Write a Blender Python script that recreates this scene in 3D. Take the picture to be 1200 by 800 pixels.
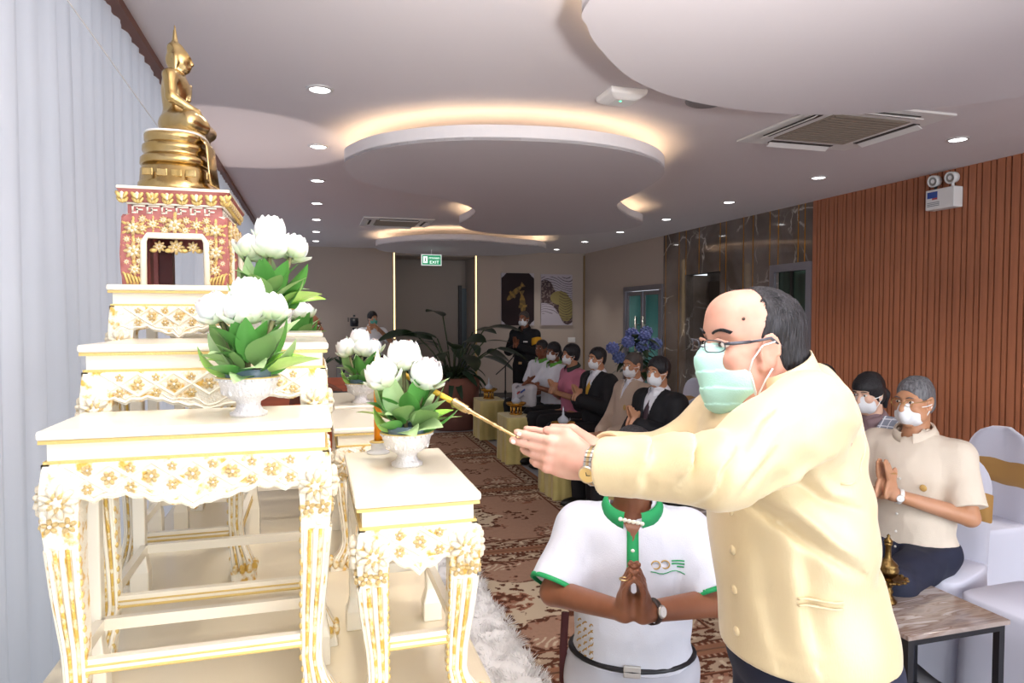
import bpy, bmesh, math, random
import numpy as np
from mathutils import Vector, Matrix

for _o in list(bpy.data.objects): bpy.data.objects.remove(_o)
scene = bpy.context.scene
COL = scene.collection
PI = math.pi
random.seed(7)

# ------------------------------------------------------------------ camera
CAM_H = 1.63
YAW, PITCH = math.radians(16.172), math.radians(2.1476)
_F = Vector((math.sin(YAW)*math.cos(PITCH), math.cos(YAW)*math.cos(PITCH), -math.sin(PITCH)))
_R = Vector((math.cos(YAW), -math.sin(YAW), 0))
_U = _R.cross(_F)
cam_data = bpy.data.cameras.new('camera')
cam_data.lens, cam_data.sensor_width, cam_data.sensor_fit = 24.0, 36.0, 'HORIZONTAL'
cam_data.clip_start, cam_data.clip_end = 0.05, 100
cam = bpy.data.objects.new('camera', cam_data)
COL.objects.link(cam)
M = Matrix((( _R.x, _U.x, -_F.x, 0), (_R.y, _U.y, -_F.y, 0), (_R.z, _U.z, -_F.z, CAM_H), (0, 0, 0, 1)))
cam.matrix_world = M
scene.camera = cam

# ------------------------------------------------------------------ world, exposure
scene.view_settings.view_transform = 'Standard'
scene.view_settings.look = 'None'
scene.view_settings.gamma = 1
scene.view_settings.use_curve_mapping = False
scene.view_settings.exposure = 0.58
world = bpy.data.worlds.new('world')
scene.world = world
world.use_nodes = True
_bg = world.node_tree.nodes['Background']
_bg.inputs['Color'].default_value = (0.86, 0.92, 1.0, 1)
_bg.inputs['Strength'].default_value = 0.9

# ------------------------------------------------------------------ large lights
def lamp(name, kind, loc, energy, color=(1, 1, 1), target=None, **kw):
    d = bpy.data.lights.new(name, kind)
    d.energy, d.color = energy, color
    for k, v in kw.items(): setattr(d, k, v)
    o = bpy.data.objects.new(name, d)
    COL.objects.link(o)
    o.location = loc
    if target is not None:
        o.rotation_euler = (Vector(target) - Vector(loc)).to_track_quat('-Z', 'Y').to_euler()
    return o
# the photographer's flash: mostly bounced off the ceiling, a little straight ahead
lamp('flash_bounce', 'AREA', (0.40, -0.75, 1.60), 62, (1.0, 0.97, 0.95), (0.70, 0.50, 2.9), shape='DISK', size=0.25, spread=math.radians(72))
lamp('flash_softbox', 'AREA', (0.25, -1.7, 2.35), 7, (1.0, 0.965, 0.92), (0.45, 1.8, 1.1), shape='RECTANGLE', size=2.0, size_y=1.2)
# daylight from the glazed entrance front behind the photographer
lamp('entrance_daylight', 'AREA', (2.4, -3.2, 1.7), 140, (0.9, 0.95, 1.0), (2.2, 4, 1.3), shape='RECTANGLE', size=4.6, size_y=2.4)

# ------------------------------------------------------------------ helpers
def lin(h):
    h = h.lstrip('#')
    c = [int(h[i:i+2], 16)/255 for i in (0, 2, 4)]
    return tuple((x/12.92 if x <= 0.04045 else ((x+0.055)/1.055)**2.4) for x in c) + (1,)

MATS = {}
def mat(name, col, rough=0.5, metal=0.0, bump=0.0, bscale=60.0, col2=None, cscale=8.0, stretch=(1, 1, 1), emit=0.0,
        trans=0.0, sub=0.0, coat=0.0, spec=0.5, sheen=0.0, lo=0.35, hi=0.65, detail=3.0, alpha=1.0):
    if name in MATS: return MATS[name]
    m = bpy.data.materials.new(name); m.use_nodes = True
    nt = m.node_tree; b = nt.nodes['Principled BSDF']
    c = lin(col) if isinstance(col, str) else col
    b.inputs['Base Color'].default_value = c
    b.inputs['Roughness'].default_value = rough
    b.inputs['Metallic'].default_value = metal
    b.inputs['Specular IOR Level'].default_value = spec
    b.inputs['Coat Weight'].default_value = coat
    b.inputs['Sheen Weight'].default_value = sheen
    b.inputs['Transmission Weight'].default_value = trans
    b.inputs['Subsurface Weight'].default_value = sub
    b.inputs['Alpha'].default_value = alpha
    if sub: b.inputs['Subsurface Radius'].default_value = (0.02, 0.008, 0.004); b.inputs['Subsurface Scale'].default_value = 0.5
    if emit:
        b.inputs['Emission Color'].default_value = c
        b.inputs['Emission Strength'].default_value = emit
    if col2 or bump:
        tc = nt.nodes.new('ShaderNodeTexCoord'); mp = nt.nodes.new('ShaderNodeMapping')
        mp.inputs['Scale'].default_value = stretch
        nt.links.new(tc.outputs['Object'], mp.inputs['Vector'])
    if col2:
        n = nt.nodes.new('ShaderNodeTexNoise'); n.inputs['Scale'].default_value = cscale; n.inputs['Detail'].default_value = detail
        nt.links.new(mp.outputs['Vector'], n.inputs['Vector'])
        r = nt.nodes.new('ShaderNodeValToRGB')
        r.color_ramp.elements[0].position = lo; r.color_ramp.elements[1].position = hi
        r.color_ramp.elements[0].color = c
        r.color_ramp.elements[1].color = lin(col2) if isinstance(col2, str) else col2
        nt.links.new(n.outputs['Fac'], r.inputs['Fac'])
        nt.links.new(r.outputs['Color'], b.inputs['Base Color'])
    if bump:
        n2 = nt.nodes.new('ShaderNodeTexNoise'); n2.inputs['Scale'].default_value = bscale; n2.inputs['Detail'].default_value = 3
        nt.links.new(mp.outputs['Vector'], n2.inputs['Vector'])
        bp = nt.nodes.new('ShaderNodeBump'); bp.inputs['Strength'].default_value = bump; bp.inputs['Distance'].default_value = 0.01
        nt.links.new(n2.outputs['Fac'], bp.inputs['Height'])
        nt.links.new(bp.outputs['Normal'], b.inputs['Normal'])
    MATS[name] = m
    return m

def attr_mat(name, rough=0.8, attr='col', bump=0.0, bscale=300):
    m = bpy.data.materials.new(name); m.use_nodes = True
    nt = m.node_tree; b = nt.nodes['Principled BSDF']
    a = nt.nodes.new('ShaderNodeAttribute'); a.attribute_name = attr
    nt.links.new(a.outputs['Color'], b.inputs['Base Color'])
    b.inputs['Roughness'].default_value = rough
    b.inputs['Specular IOR Level'].default_value = 0.2
    if bump:
        n2 = nt.nodes.new('ShaderNodeTexNoise'); n2.inputs['Scale'].default_value = bscale
        bp = nt.nodes.new('ShaderNodeBump'); bp.inputs['Strength'].default_value = bump; bp.inputs['Distance'].default_value = 0.004
        nt.links.new(n2.outputs['Fac'], bp.inputs['Height']); nt.links.new(bp.outputs['Normal'], b.inputs['Normal'])
    return m

def tag(o, label, cat, group=None, kind=None):
    o['label'] = label; o['category'] = cat
    if group: o['group'] = group
    if kind: o['kind'] = kind
    return o

def thing(name, label, cat, loc=(0, 0, 0), rz=0.0, group=None):
    o = bpy.data.objects.new(name, None); COL.objects.link(o)
    o.empty_display_size = 0.05
    o.location = loc; o.rotation_euler = (0, 0, rz)
    return tag(o, label, cat, group)

def link_mesh(name, me, parent=None, m=None, smooth=False, loc=None):
    o = bpy.data.objects.new(name, me); COL.objects.link(o)
    if m is not None and not me.materials: me.materials.append(m)
    if parent is not None: o.parent = parent
    if loc is not None: o.location = loc
    if smooth and len(me.polygons): me.polygons.foreach_set('use_smooth', np.ones(len(me.polygons), dtype=bool))
    return o

def mesh_np(name, V, Fq):
    me = bpy.data.meshes.new(name)
    V = np.asarray(V, np.float32); Fq = np.asarray(Fq, np.int32)
    me.vertices.add(len(V)); me.vertices.foreach_set('co', V.ravel())
    k = Fq.shape[1]
    me.loops.add(Fq.size); me.loops.foreach_set('vertex_index', Fq.ravel())
    me.polygons.add(len(Fq)); me.polygons.foreach_set('loop_start', np.arange(0, Fq.size, k, dtype=np.int32))
    me.update(calc_edges=True)
    return me

def copy_tree(o, parent=None):
    c = o.copy(); COL.objects.link(c)
    if parent is not None: c.parent = parent
    for ch in list(o.children): copy_tree(ch, c)
    return c

class MB:
    """collects simple solids and links them as one mesh object"""
    def __init__(s): s.v = []; s.f = []
    def add(s, V, Fc):
        b = len(s.v); s.v += [tuple(float(t) for t in p) for p in V]; s.f += [tuple(i+b for i in q) for q in Fc]; return s
    def box(s, c, d, rz=0, R=None, taper=1.0):
        x, y, z = d[0]/2, d[1]/2, d[2]/2
        P = [Vector((a*x*(taper if k > 0 else 1), b*y*(taper if k > 0 else 1), k*z)) for k in (-1, 1) for a, b in ((-1, -1), (1, -1), (1, 1), (-1, 1))]
        if R is None: R = Matrix.Rotation(rz, 3, 'Z')
        return s.add([R @ p + Vector(c) for p in P], [(3, 2, 1, 0), (4, 5, 6, 7), (0, 1, 5, 4), (1, 2, 6, 5), (2, 3, 7, 6), (3, 0, 4, 7)])
    def bx(s, x0, x1, y0, y1, z0, z1): return s.box(((x0+x1)/2, (y0+y1)/2, (z0+z1)/2), (x1-x0, y1-y0, z1-z0))
    def tube(s, pts, r, n=8, cap=True, squash=None):
        pts = [Vector(p) for p in pts]; k = len(pts)
        rs = list(r) if isinstance(r, (list, tuple)) else [r]*k
        up = None; V = []; Fc = []
        for i, p in enumerate(pts):
            t = (pts[min(i+1, k-1)] - pts[max(i-1, 0)])
            t = t.normalized() if t.length > 1e-9 else Vector((0, 0, 1))
            if up is None:
                up = Vector((0, 0, 1)) if abs(t.z) < 0.9 else Vector((0, 1, 0))
            a = t.cross(up); a = a.normalized() if a.length > 1e-6 else Vector((1, 0, 0))
            up = a.cross(t).normalized()
            for j in range(n):
                th = 2*PI*j/n
                V.append(p + (a*math.cos(th) + up*math.sin(th)*(squash or 1))*rs[i])
        for i in range(k-1):
            for j in range(n):
                Fc.append((i*n+j, i*n+(j+1) % n, (i+1)*n+(j+1) % n, (i+1)*n+j))
        if cap: Fc += [tuple(range(n-1, -1, -1)), tuple((k-1)*n+j for j in range(n))]
        return s.add(V, Fc)
    def lathe(s, prof, n=24, c=(0, 0, 0), sx=1, sy=1, R=None, cap=True):
        V = []; Fc = []
        for r, z in prof:
            for j in range(n):
                th = 2*PI*j/n; p = Vector((r*sx*math.cos(th), r*sy*math.sin(th), z))
                V.append((R @ p if R is not None else p) + Vector(c))
        for i in range(len(prof)-1):
            for j in range(n): Fc.append((i*n+j, i*n+(j+1) % n, (i+1)*n+(j+1) % n, (i+1)*n+j))
        if cap: Fc += [tuple(range(n-1, -1, -1)), tuple((len(prof)-1)*n+j for j in range(n))]
        return s.add(V, Fc)
    def prism(s, poly, a, b, fn):
        """poly: list of 2D points, extruded between a and b; fn(u, v, w) -> 3D point"""
        n = len(poly)
        V = [fn(u, v, a) for u, v in poly] + [fn(u, v, b) for u, v in poly]
        Fc = [tuple(range(n-1, -1, -1)), tuple(range(n, 2*n))] + [(i, (i+1) % n, n+(i+1) % n, n+i) for i in range(n)]
        return s.add(V, Fc)
    def strip(s, top, bot, a, b, fn):
        """extruded band between two polylines of equal length"""
        n = len(top)
        V = [fn(u, v, w) for w in (a, b) for L in (top, bot) for u, v in L]
        Fc = []
        for i in range(n-1):
            t0, t1, b0, b1 = i, i+1, n+i, n+i+1
            Fc += [(t0, t1, b1, b0), (2*n+t1, 2*n+t0, 2*n+b0, 2*n+b1), (t1, t0, 2*n+t0, 2*n+t1), (b0, b1, 2*n+b1, 2*n+b0)]
        Fc += [(0, n, 3*n, 2*n), (n-1, 3*n-1, 4*n-1, 2*n-1)]
        return s.add(V, Fc)
    def ell(s, c, r, R=None, nu=10, nv=6):
        V = []; Fc = []
        if not hasattr(r, '__len__'): r = (r, r, r)
        for i in range(nv+1):
            ph = PI*i/nv
            for j in range(nu):
                th = 2*PI*j/nu
                p = Vector((r[0]*math.sin(ph)*math.cos(th), r[1]*math.sin(ph)*math.sin(th), -r[2]*math.cos(ph)))
                V.append((R @ p if R is not None else p) + Vector(c))
        for i in range(nv):
            for j in range(nu): Fc.append((i*nu+j, i*nu+(j+1) % nu, (i+1)*nu+(j+1) % nu, (i+1)*nu+j))
        return s.add(V, Fc)
    def grid(s, P):
        P = np.asarray(P); a, b = P.shape[:2]
        return s.add(P.reshape(-1, 3), [(i*b+j, i*b+j+1, (i+1)*b+j+1, (i+1)*b+j) for i in range(a-1) for j in range(b-1)])
    def mesh(s, name):
        me = bpy.data.meshes.new(name); me.from_pydata(s.v, [], s.f); me.update()
        bm = bmesh.new(); bm.from_mesh(me); bmesh.ops.recalc_face_normals(bm, faces=bm.faces); bm.to_mesh(me); bm.free()
        return me
    def build(s, name, m, parent=None, smooth=False, off=None, bevel=0.0, auto=None):
        if off is not None: s.v = [(x-off[0], y-off[1], z-off[2]) for x, y, z in s.v]
        o = link_mesh(name, s.mesh(name), parent, m, smooth)
        if bevel:
            b = o.modifiers.new('bevel', 'BEVEL'); b.width = bevel; b.segments = 2; b.limit_method = 'ANGLE'
        if auto is not None:
            o.data.polygons.foreach_set('use_smooth', np.ones(len(o.data.polygons), dtype=bool))
            o.data.set_sharp_from_angle(angle=math.radians(auto))
        return o

def struct(name, mb, m, parent=None, **kw):
    o = mb.build(name, m, parent, **kw)
    if parent is None: o['kind'] = 'structure'
    return o

def catmull(pts, n=6, closed=True):
    P = [Vector(p) for p in pts]; k = len(P); out = []
    for i in range(k if closed else k-1):
        p0, p1, p2, p3 = (P[(i+j) % k] if closed else P[min(max(i+j, 0), k-1)] for j in (-1, 0, 1, 2))
        for q in range(n):
            t = q/n
            out.append(0.5*((2*p1) + (p2-p0)*t + (2*p0-5*p1+4*p2-p3)*t*t + (3*p1-p0-3*p2+p3)*t**3))
    if not closed: out.append(P[-1])
    return out

# ---- signed-distance modelling: smooth unions of limbs turned into ONE continuous surface (surface nets)
_rng = np.random.RandomState(3)
_LAT = _rng.rand(32, 32, 32).astype(np.float32)
def vnoise(p):
    i = np.floor(p).astype(np.int32); f = (p - i).astype(np.float32); f = f*f*(3-2*f); i &= 31; j = (i+1) & 31
    def L(a, b, c): return _LAT[a, b, c]
    x0, y0, z0 = i.T; x1, y1, z1 = j.T; fx, fy, fz = f.T
    a = L(x0, y0, z0)*(1-fx)+L(x1, y0, z0)*fx; b = L(x0, y1, z0)*(1-fx)+L(x1, y1, z0)*fx
    c = L(x0, y0, z1)*(1-fx)+L(x1, y0, z1)*fx; d = L(x0, y1, z1)*(1-fx)+L(x1, y1, z1)*fx
    return ((a*(1-fy)+b*fy)*(1-fz)+(c*(1-fy)+d*fy)*fz) - 0.5
def fa(v): return np.asarray(v, np.float32)
def s_cap(a, b, ra, rb=None):
    a, b = fa(a), fa(b); rb = ra if rb is None else rb; ba = b-a; q = float(ba@ba)+1e-12
    def f(p):
        pa = p-a; t = np.clip(pa@ba/q, 0, 1)
        return np.sqrt(((pa - t[:, None]*ba)**2).sum(1)) - (ra+(rb-ra)*t)
    return f
def s_ell(c, r, R=None):
    c = fa(c); r = fa(r if hasattr(r, '__len__') else (r, r, r)); Rm = None if R is None else fa(R)
    def f(p):
        q = p-c
        if Rm is not None: q = q@Rm
        k0 = np.sqrt(((q/r)**2).sum(1)); k1 = np.sqrt(((q/(r*r))**2).sum(1))
        return k0*(k0-1)/np.maximum(k1, 1e-6)
    return f
def s_box(c, d, rad=0.0, R=None):
    c = fa(c); d = fa(d); Rm = None if R is None else fa(R)
    def f(p):
        q = p-c
        if Rm is not None: q = q@Rm
        q = np.abs(q)-d+rad
        return np.sqrt((np.maximum(q, 0)**2).sum(1))+np.minimum(q.max(1), 0)-rad
    return f
def s_plane(c, n):
    c = fa(c); n = fa(n); n = n/np.linalg.norm(n)
    return lambda p: (p-c)@n
def smin(a, b, k):
    if k <= 0: return np.minimum(a, b)
    h = np.maximum(k-np.abs(a-b), 0)/k
    return np.minimum(a, b)-h*h*k*0.25
def U_(prims, k=0.03):
    """prims: list of f or (f, k)"""
    def f(p):
        d = None
        for q in prims:
            g, kk = q if isinstance(q, tuple) else (q, k)
            e = g(p); d = e if d is None else smin(d, e, kk)
        return d
    return f
def sub_(f, g, k=0.0): return lambda p: -smin(-f(p), g(p), k)
def and_(f, g, k=0.0): return lambda p: -smin(-f(p), -g(p), k)
def grow(f, r): return lambda p: f(p)-r
def folds(f, amp, freq, seed=0.0, aniso=(1, 1, 1)):
    fr = fa([freq*a for a in aniso])
    return lambda p: f(p)-amp*(vnoise(p*fr+seed)+0.5*vnoise(p*fr*2.1+seed+7))
def surf(fn, lo, hi, h, B=8):
    lo = fa(lo); nb = np.maximum(1, np.ceil((fa(hi)-lo)/h/B).astype(int)); n = nb*B
    bi = np.stack(np.meshgrid(*[np.arange(k) for k in nb], indexing='ij'), -1).reshape(-1, 3)
    dc = fn(lo+(bi*B+(B-1)/2).astype(np.float32)*h)
    V = np.repeat(np.repeat(np.repeat(dc.reshape(nb), B, 0), B, 1), B, 2).astype(np.float32)
    act = bi[np.abs(dc) < h*B*0.9*1.5]
    g = np.stack(np.meshgrid(*[np.arange(B)]*3, indexing='ij'), -1).reshape(-1, 3)
    for s in range(0, len(act), 400):
        idx = (act[s:s+400, None]*B+g[None]).reshape(-1, 3)
        V[idx[:, 0], idx[:, 1], idx[:, 2]] = fn(lo+idx.astype(np.float32)*h)
    S = V < 0
    cn = np.zeros(n-1, np.int8)
    offs = [(a, b, c) for a in (0, 1) for b in (0, 1) for c in (0, 1)]
    sl = lambda a, m: slice(a, m-1+a)
    for a, b, c in offs: cn += S[sl(a, n[0]), sl(b, n[1]), sl(c, n[2])]
    cells = np.argwhere((cn > 0) & (cn < 8))
    vid = np.full(n-1, -1, np.int32); vid[tuple(cells.T)] = np.arange(len(cells))
    acc = np.zeros((len(cells), 3), np.float32); cnt = np.zeros(len(cells), np.float32)
    for o in offs:
        for ax in range(3):
            if o[ax]: continue
            q = list(o); q[ax] = 1
            i0 = cells+np.array(o); i1 = cells+np.array(q)
            a = V[tuple(i0.T)]; b = V[tuple(i1.T)]
            m = (a < 0) != (b < 0)
            t = np.zeros_like(a); t[m] = a[m]/(a[m]-b[m])
            pt = np.array(o, np.float32)+t[:, None]*np.eye(3, dtype=np.float32)[ax]
            acc[m] += pt[m]; cnt[m] += 1
    P = lo+(cells+acc/np.maximum(cnt, 1)[:, None])*h
    Q = []
    for ax in range(3):
        b, c = (ax+1) % 3, (ax+2) % 3
        a0 = [slice(None)]*3; a1 = [slice(None)]*3; a0[ax] = slice(0, n[ax]-1); a1[ax] = slice(1, n[ax])
        for ff, flip in ((S[tuple(a0)] & ~S[tuple(a1)], False), (~S[tuple(a0)] & S[tuple(a1)], True)):
            e = np.argwhere(ff)
            e = e[(e[:, b] > 0) & (e[:, c] > 0) & (e[:, b] < n[b]-1) & (e[:, c] < n[c]-1)]
            if not len(e): continue
            eb = np.zeros(3, int); eb[b] = 1; ec = np.zeros(3, int); ec[c] = 1
            q = np.stack([vid[tuple((e-eb-ec).T)], vid[tuple((e-ec).T)], vid[tuple(e.T)], vid[tuple((e-eb).T)]], 1)
            Q.append(q[:, ::-1] if flip else q)
    Q = np.concatenate(Q) if Q else np.zeros((0, 4), int)
    return P, Q[(Q >= 0).all(1)]
def surf_obj(name, pieces, m, parent=None, off=(0, 0, 0)):
    """pieces: list of (fn, lo, hi, h), joined into one smooth mesh"""
    Vs, Qs, b = [], [], 0
    for fn, lo, hi, h in pieces:
        P, Q = surf(fn, lo, hi, h)
        Vs.append(P); Qs.append(Q+b); b += len(P)
    me = mesh_np(name, np.concatenate(Vs)-fa(off), np.concatenate(Qs))
    return link_mesh(name, me, parent, m, True)
def xyz(v): return np.asarray(v, float)
# ------------------------------------------------------------------ setting
XR, YF, ZC, XC = 5.35, 13.1, 2.9, -0.77
m_ceil = mat('ceiling_paint', '#dad3d5', 0.9, bump=0.05, bscale=90)
m_cloud = mat('cloud_plaster', '#d0c9cb', 0.9)
m_fascia = mat('cloud_fascia', '#e6e1e2', 0.8)
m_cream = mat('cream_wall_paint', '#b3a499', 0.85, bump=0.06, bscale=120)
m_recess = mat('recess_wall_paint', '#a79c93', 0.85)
m_tile = mat('floor_tile_stone', '#b9b9bd', 0.18, col2='#a9a9ae', cscale=3, bump=0.01)
m_dark = mat('dark_void', '#15130f', 0.6)
m_alu = mat('grey_aluminium', '#8d8a92', 0.4, 0.6)
m_gold_strip = mat('brass_inlay', '#c98e33', 0.28, 1.0)
m_white = mat('white_plastic', '#e4e2e0', 0.45)
m_steel = mat('brushed_steel', '#c6c2bb', 0.3, 1.0)
m_black = mat('black_powder_coat', '#15161c', 0.45)

struct('floor', MB().bx(-1.2, XR, -3.6, YF+1.1, -0.1, 0), m_tile)
cl = struct('ceiling', MB().bx(-1.0, XR+0.1, -3.6, YF+1.2, ZC, ZC+0.12), m_ceil)

# far wall with a recess between two vertical light slots
RX0, RX1 = 1.47, 3.06
struct('wall_far', MB().bx(-1.2, RX0, YF, YF+0.15, 0, ZC), m_cream)
struct('wall_far', MB().bx(RX1, XR+0.1, YF, YF+0.15, 0, ZC), m_cream)
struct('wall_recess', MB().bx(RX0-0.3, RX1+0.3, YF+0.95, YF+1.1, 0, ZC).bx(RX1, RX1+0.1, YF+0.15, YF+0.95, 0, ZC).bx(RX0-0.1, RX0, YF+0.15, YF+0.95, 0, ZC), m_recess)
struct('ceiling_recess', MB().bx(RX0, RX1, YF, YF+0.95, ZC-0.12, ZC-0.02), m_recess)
m_led = mat('warm_led', (1.0, 0.74, 0.44, 1), 0.5, emit=9.0)
m_ledv = mat('warm_led_slot', (1.0, 0.70, 0.34, 1), 0.5, emit=1.6)
for x in (RX0, RX1):
    t = struct('trim_light_slot', MB().bx(x-0.022, x+0.022, YF-0.012, YF+0.0, 0.12, 2.86), mat('slot_brass', '#a98d5f', 0.4, 0.6))
    MB().bx(x-0.012, x+0.012, YF-0.016, YF-0.012, 1.2, 2.84).build('light_strip', m_ledv, t)
struct('baseboard_far', MB().bx(-1.2, RX0, YF-0.012, YF, 0, 0.1).bx(RX1, XR, YF-0.012, YF, 0, 0.1), mat('dark_baseboard', '#4a423c', 0.5))
dr = struct('door_4', MB().bx(2.96, 3.06, YF+0.86, YF+0.95, 0, 2.2), mat('blue_grey_door', '#59656b', 0.4))
MB().bx(2.90, 2.96, YF+0.85, YF+0.95, 0, 2.26).build('door_frame', mat('dark_door_frame', '#3d3b3d', 0.5), dr)

# right wall: cream stretch with double glass door, stone stretch with brass inlays, timber slat stretch
struct('wall_right', MB().bx(XR, XR+0.15, 11.2, YF+0.1, 0, ZC).bx(XR, XR+0.15, 9.8, 11.2, 2.14, ZC), m_cream)
MB_t = struct('trim_corner_slot', MB().bx(XR-0.03, XR-0.004, YF-0.035, YF-0.004, 0.1, 2.86), mat('corner_brass', '#9a7f58', 0.45, 0.5))
struct('baseboard_right', MB().bx(XR-0.012, XR, 11.2, YF, 0, 0.1), mat('dark_baseboard', '#4a423c'))
m_teal = mat('teal_frosted_glass', '#3d7d7c', 0.12, col2='#5c9996', cscale=1.2, stretch=(1, 1, 0.4))
d1 = struct('door_1', MB().bx(XR-0.03, XR+0.1, 9.80, 9.88, 0, 2.14).bx(XR-0.03, XR+0.1, 11.12, 11.2, 0, 2.14).bx(XR-0.03, XR+0.1, 9.88, 11.12, 2.06, 2.14), m_alu)
for y0, y1 in ((9.9, 10.48), (10.52, 11.1)):
    lf = MB().bx(XR, XR+0.05, y0, y0+0.06, 0, 2.05).bx(XR, XR+0.05, y1-0.06, y1, 0, 2.05).bx(XR, XR+0.05, y0+.06, y1-.06, 1.98, 2.05).bx(XR, XR+0.05, y0+.06, y1-.06, 0, 0.1).build('door_leaf', m_alu, d1)
    MB().bx(XR+0.015, XR+0.03, y0+0.06, y1-0.06, 0.1, 1.98).build('glass_pane', m_teal, lf)
    yh = y1-0.12 if y0 < 10 else y0+0.12
    MB().tube([(XR-0.06, yh, 0.75), (XR-0.06, yh, 1.62)], 0.02, 10).tube([(XR-0.06, yh, 0.9), (XR+0.01, yh, 0.9)], 0.01, 6).tube([(XR-0.06, yh, 1.48), (XR+0.01, yh, 1.48)], 0.01, 6).build('pull_handle', m_steel, lf, True)

def marble(name='brown_marble'):
    m = bpy.data.materials.new(name); m.use_nodes = True
    nt = m.node_tree; b = nt.nodes['Principled BSDF']; L = nt.links
    tc = nt.nodes.new('ShaderNodeTexCoord')
    n1 = nt.nodes.new('ShaderNodeTexNoise'); n1.inputs['Scale'].default_value = 1.3; n1.inputs['Detail'].default_value = 6; n1.inputs['Distortion'].default_value = 0.7
    L.new(tc.outputs['Object'], n1.inputs['Vector'])
    v = nt.nodes.new('ShaderNodeTexVoronoi'); v.feature = 'DISTANCE_TO_EDGE'; v.inputs['Scale'].default_value = 1.5
    mx = nt.nodes.new('ShaderNodeMix'); mx.data_type = 'RGBA'; mx.blend_type = 'LINEAR_LIGHT'; mx.inputs['Factor'].default_value = 0.35
    L.new(tc.outputs['Object'], mx.inputs[6]); L.new(n1.outputs['Color'], mx.inputs[7]); L.new(mx.outputs[2], v.inputs['Vector'])
    r = nt.nodes.new('ShaderNodeValToRGB'); r.color_ramp.elements[0].position = 0.0; r.color_ramp.elements[0].color = (0.42, 0.39, 0.36, 1)
    r.color_ramp.elements[1].position = 0.022; r.color_ramp.elements[1].color = (0, 0, 0, 1)
    L.new(v.outputs['Distance'], r.inputs['Fac'])
    r2 = nt.nodes.new('ShaderNodeValToRGB'); r2.color_ramp.elements[0].position = 0.3; r2.color_ramp.elements[0].color = lin('#55493f')
    r2.color_ramp.elements[1].position = 0.72; r2.color_ramp.elements[1].color = lin('#877b75')
    L.new(n1.outputs['Fac'], r2.inputs['Fac'])
    ad = nt.nodes.new('ShaderNodeMix'); ad.data_type = 'RGBA'; ad.blend_type = 'ADD'; ad.inputs['Factor'].default_value = 0.8
    n3 = nt.nodes.new('ShaderNodeTexNoise'); n3.inputs['Scale'].default_value = 2.1
    L.new(tc.outputs['Object'], n3.inputs['Vector'])
    r3 = nt.nodes.new('ShaderNodeValToRGB'); r3.color_ramp.elements[0].position = 0.45; r3.color_ramp.elements[1].position = 0.6
    L.new(n3.outputs['Fac'], r3.inputs['Fac']); L.new(r3.outputs['Color'], ad.inputs['Factor'])
    L.new(r2.outputs['Color'], ad.inputs[6]); L.new(r.outputs['Color'], ad.inputs[7]); L.new(ad.outputs[2], b.inputs['Base Color'])
    b.inputs['Roughness'].default_value = 0.06
    b.inputs['Specular IOR Level'].default_value = 0.6
    return m
m_marble = marble()
YM0, YM1 = 6.39, 9.79
wm = struct('wall_right_stone', MB().bx(XR+0.012, XR+0.15, YM0, 7.1, 2.24, ZC).bx(XR+0.012, XR+0.15, 7.1, 8.2, 0, ZC).bx(XR+0.012, XR+0.15, 8.2, 9.15, 2.24, ZC).bx(XR+0.012, XR+0.15, 9.15, YM1, 0, ZC), m_dark)
strips = [6.53, 6.64, 6.99, 7.15, 7.48, 7.68, 8.07, 8.21, 8.74, 9.1, 9.3, 9.71]
edges = [YM0]+strips+[YM1]
for i in range(len(edges)-1):
    y0, y1 = edges[i]+0.006, edges[i+1]-0.006
    z0 = 2.24 if (y1 < 7.12 or 8.2 < (y0+y1)/2 < 9.15) else 0.0
    MB().bx(XR-0.006, XR+0.012, y0, y1, z0, ZC).build('stone_panel', m_marble, wm)
    if i: MB().bx(XR-0.009, XR+0.012, edges[i]-0.006, edges[i]+0.006, 2.24 if (edges[i] < 7.12 or 8.2 < edges[i] < 9.15) else 0.0, ZC).build('brass_strip', m_gold_strip, wm)
d2 = struct('door_2', MB().bx(XR+0.45, XR+0.5, 8.1, 9.25, 0, 2.3).bx(XR+.012, XR+.5, 8.1, 8.2, 0, 2.24).bx(XR+.012, XR+.5, 9.15, 9.25, 0, 2.24), m_marble)
for y0, y1 in ((8.24, 8.66), (8.68, 9.11)):
    MB().bx(XR+0.40, XR+0.45, y0, y1, 0, 2.15).build('lift_panel', mat('bronze_lift_door', '#5f5348', 0.3, 0.9), d2)
MB().bx(XR+0.02, XR+0.44, 8.205, 8.25, 0, 2.2).build('lift_jamb', mat('steel_jamb', '#9a8f82', 0.3, 0.9), d2)
d3 = struct('door_3', MB().bx(XR-0.04, XR+0.1, 6.39, 6.47, 0, 2.24).bx(XR-0.04, XR+0.1, 7.02, 7.11, 0, 2.24).bx(XR-0.04, XR+0.1, 6.47, 7.02, 2.15, 2.24), m_alu)
m_dgl = mat('dark_green_glass', '#1d2b24', 0.06, col2='#33483c', cscale=1.5, stretch=(1, 3, 0.3))
MB().bx(XR+0.02, XR+0.04, 6.47, 7.02, 0, 2.15).build('glass_pane', m_dgl, d3)
MB().bx(XR, XR+0.06, 6.74, 6.78, 0, 2.15).build('door_stile', m_dark, d3)

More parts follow.
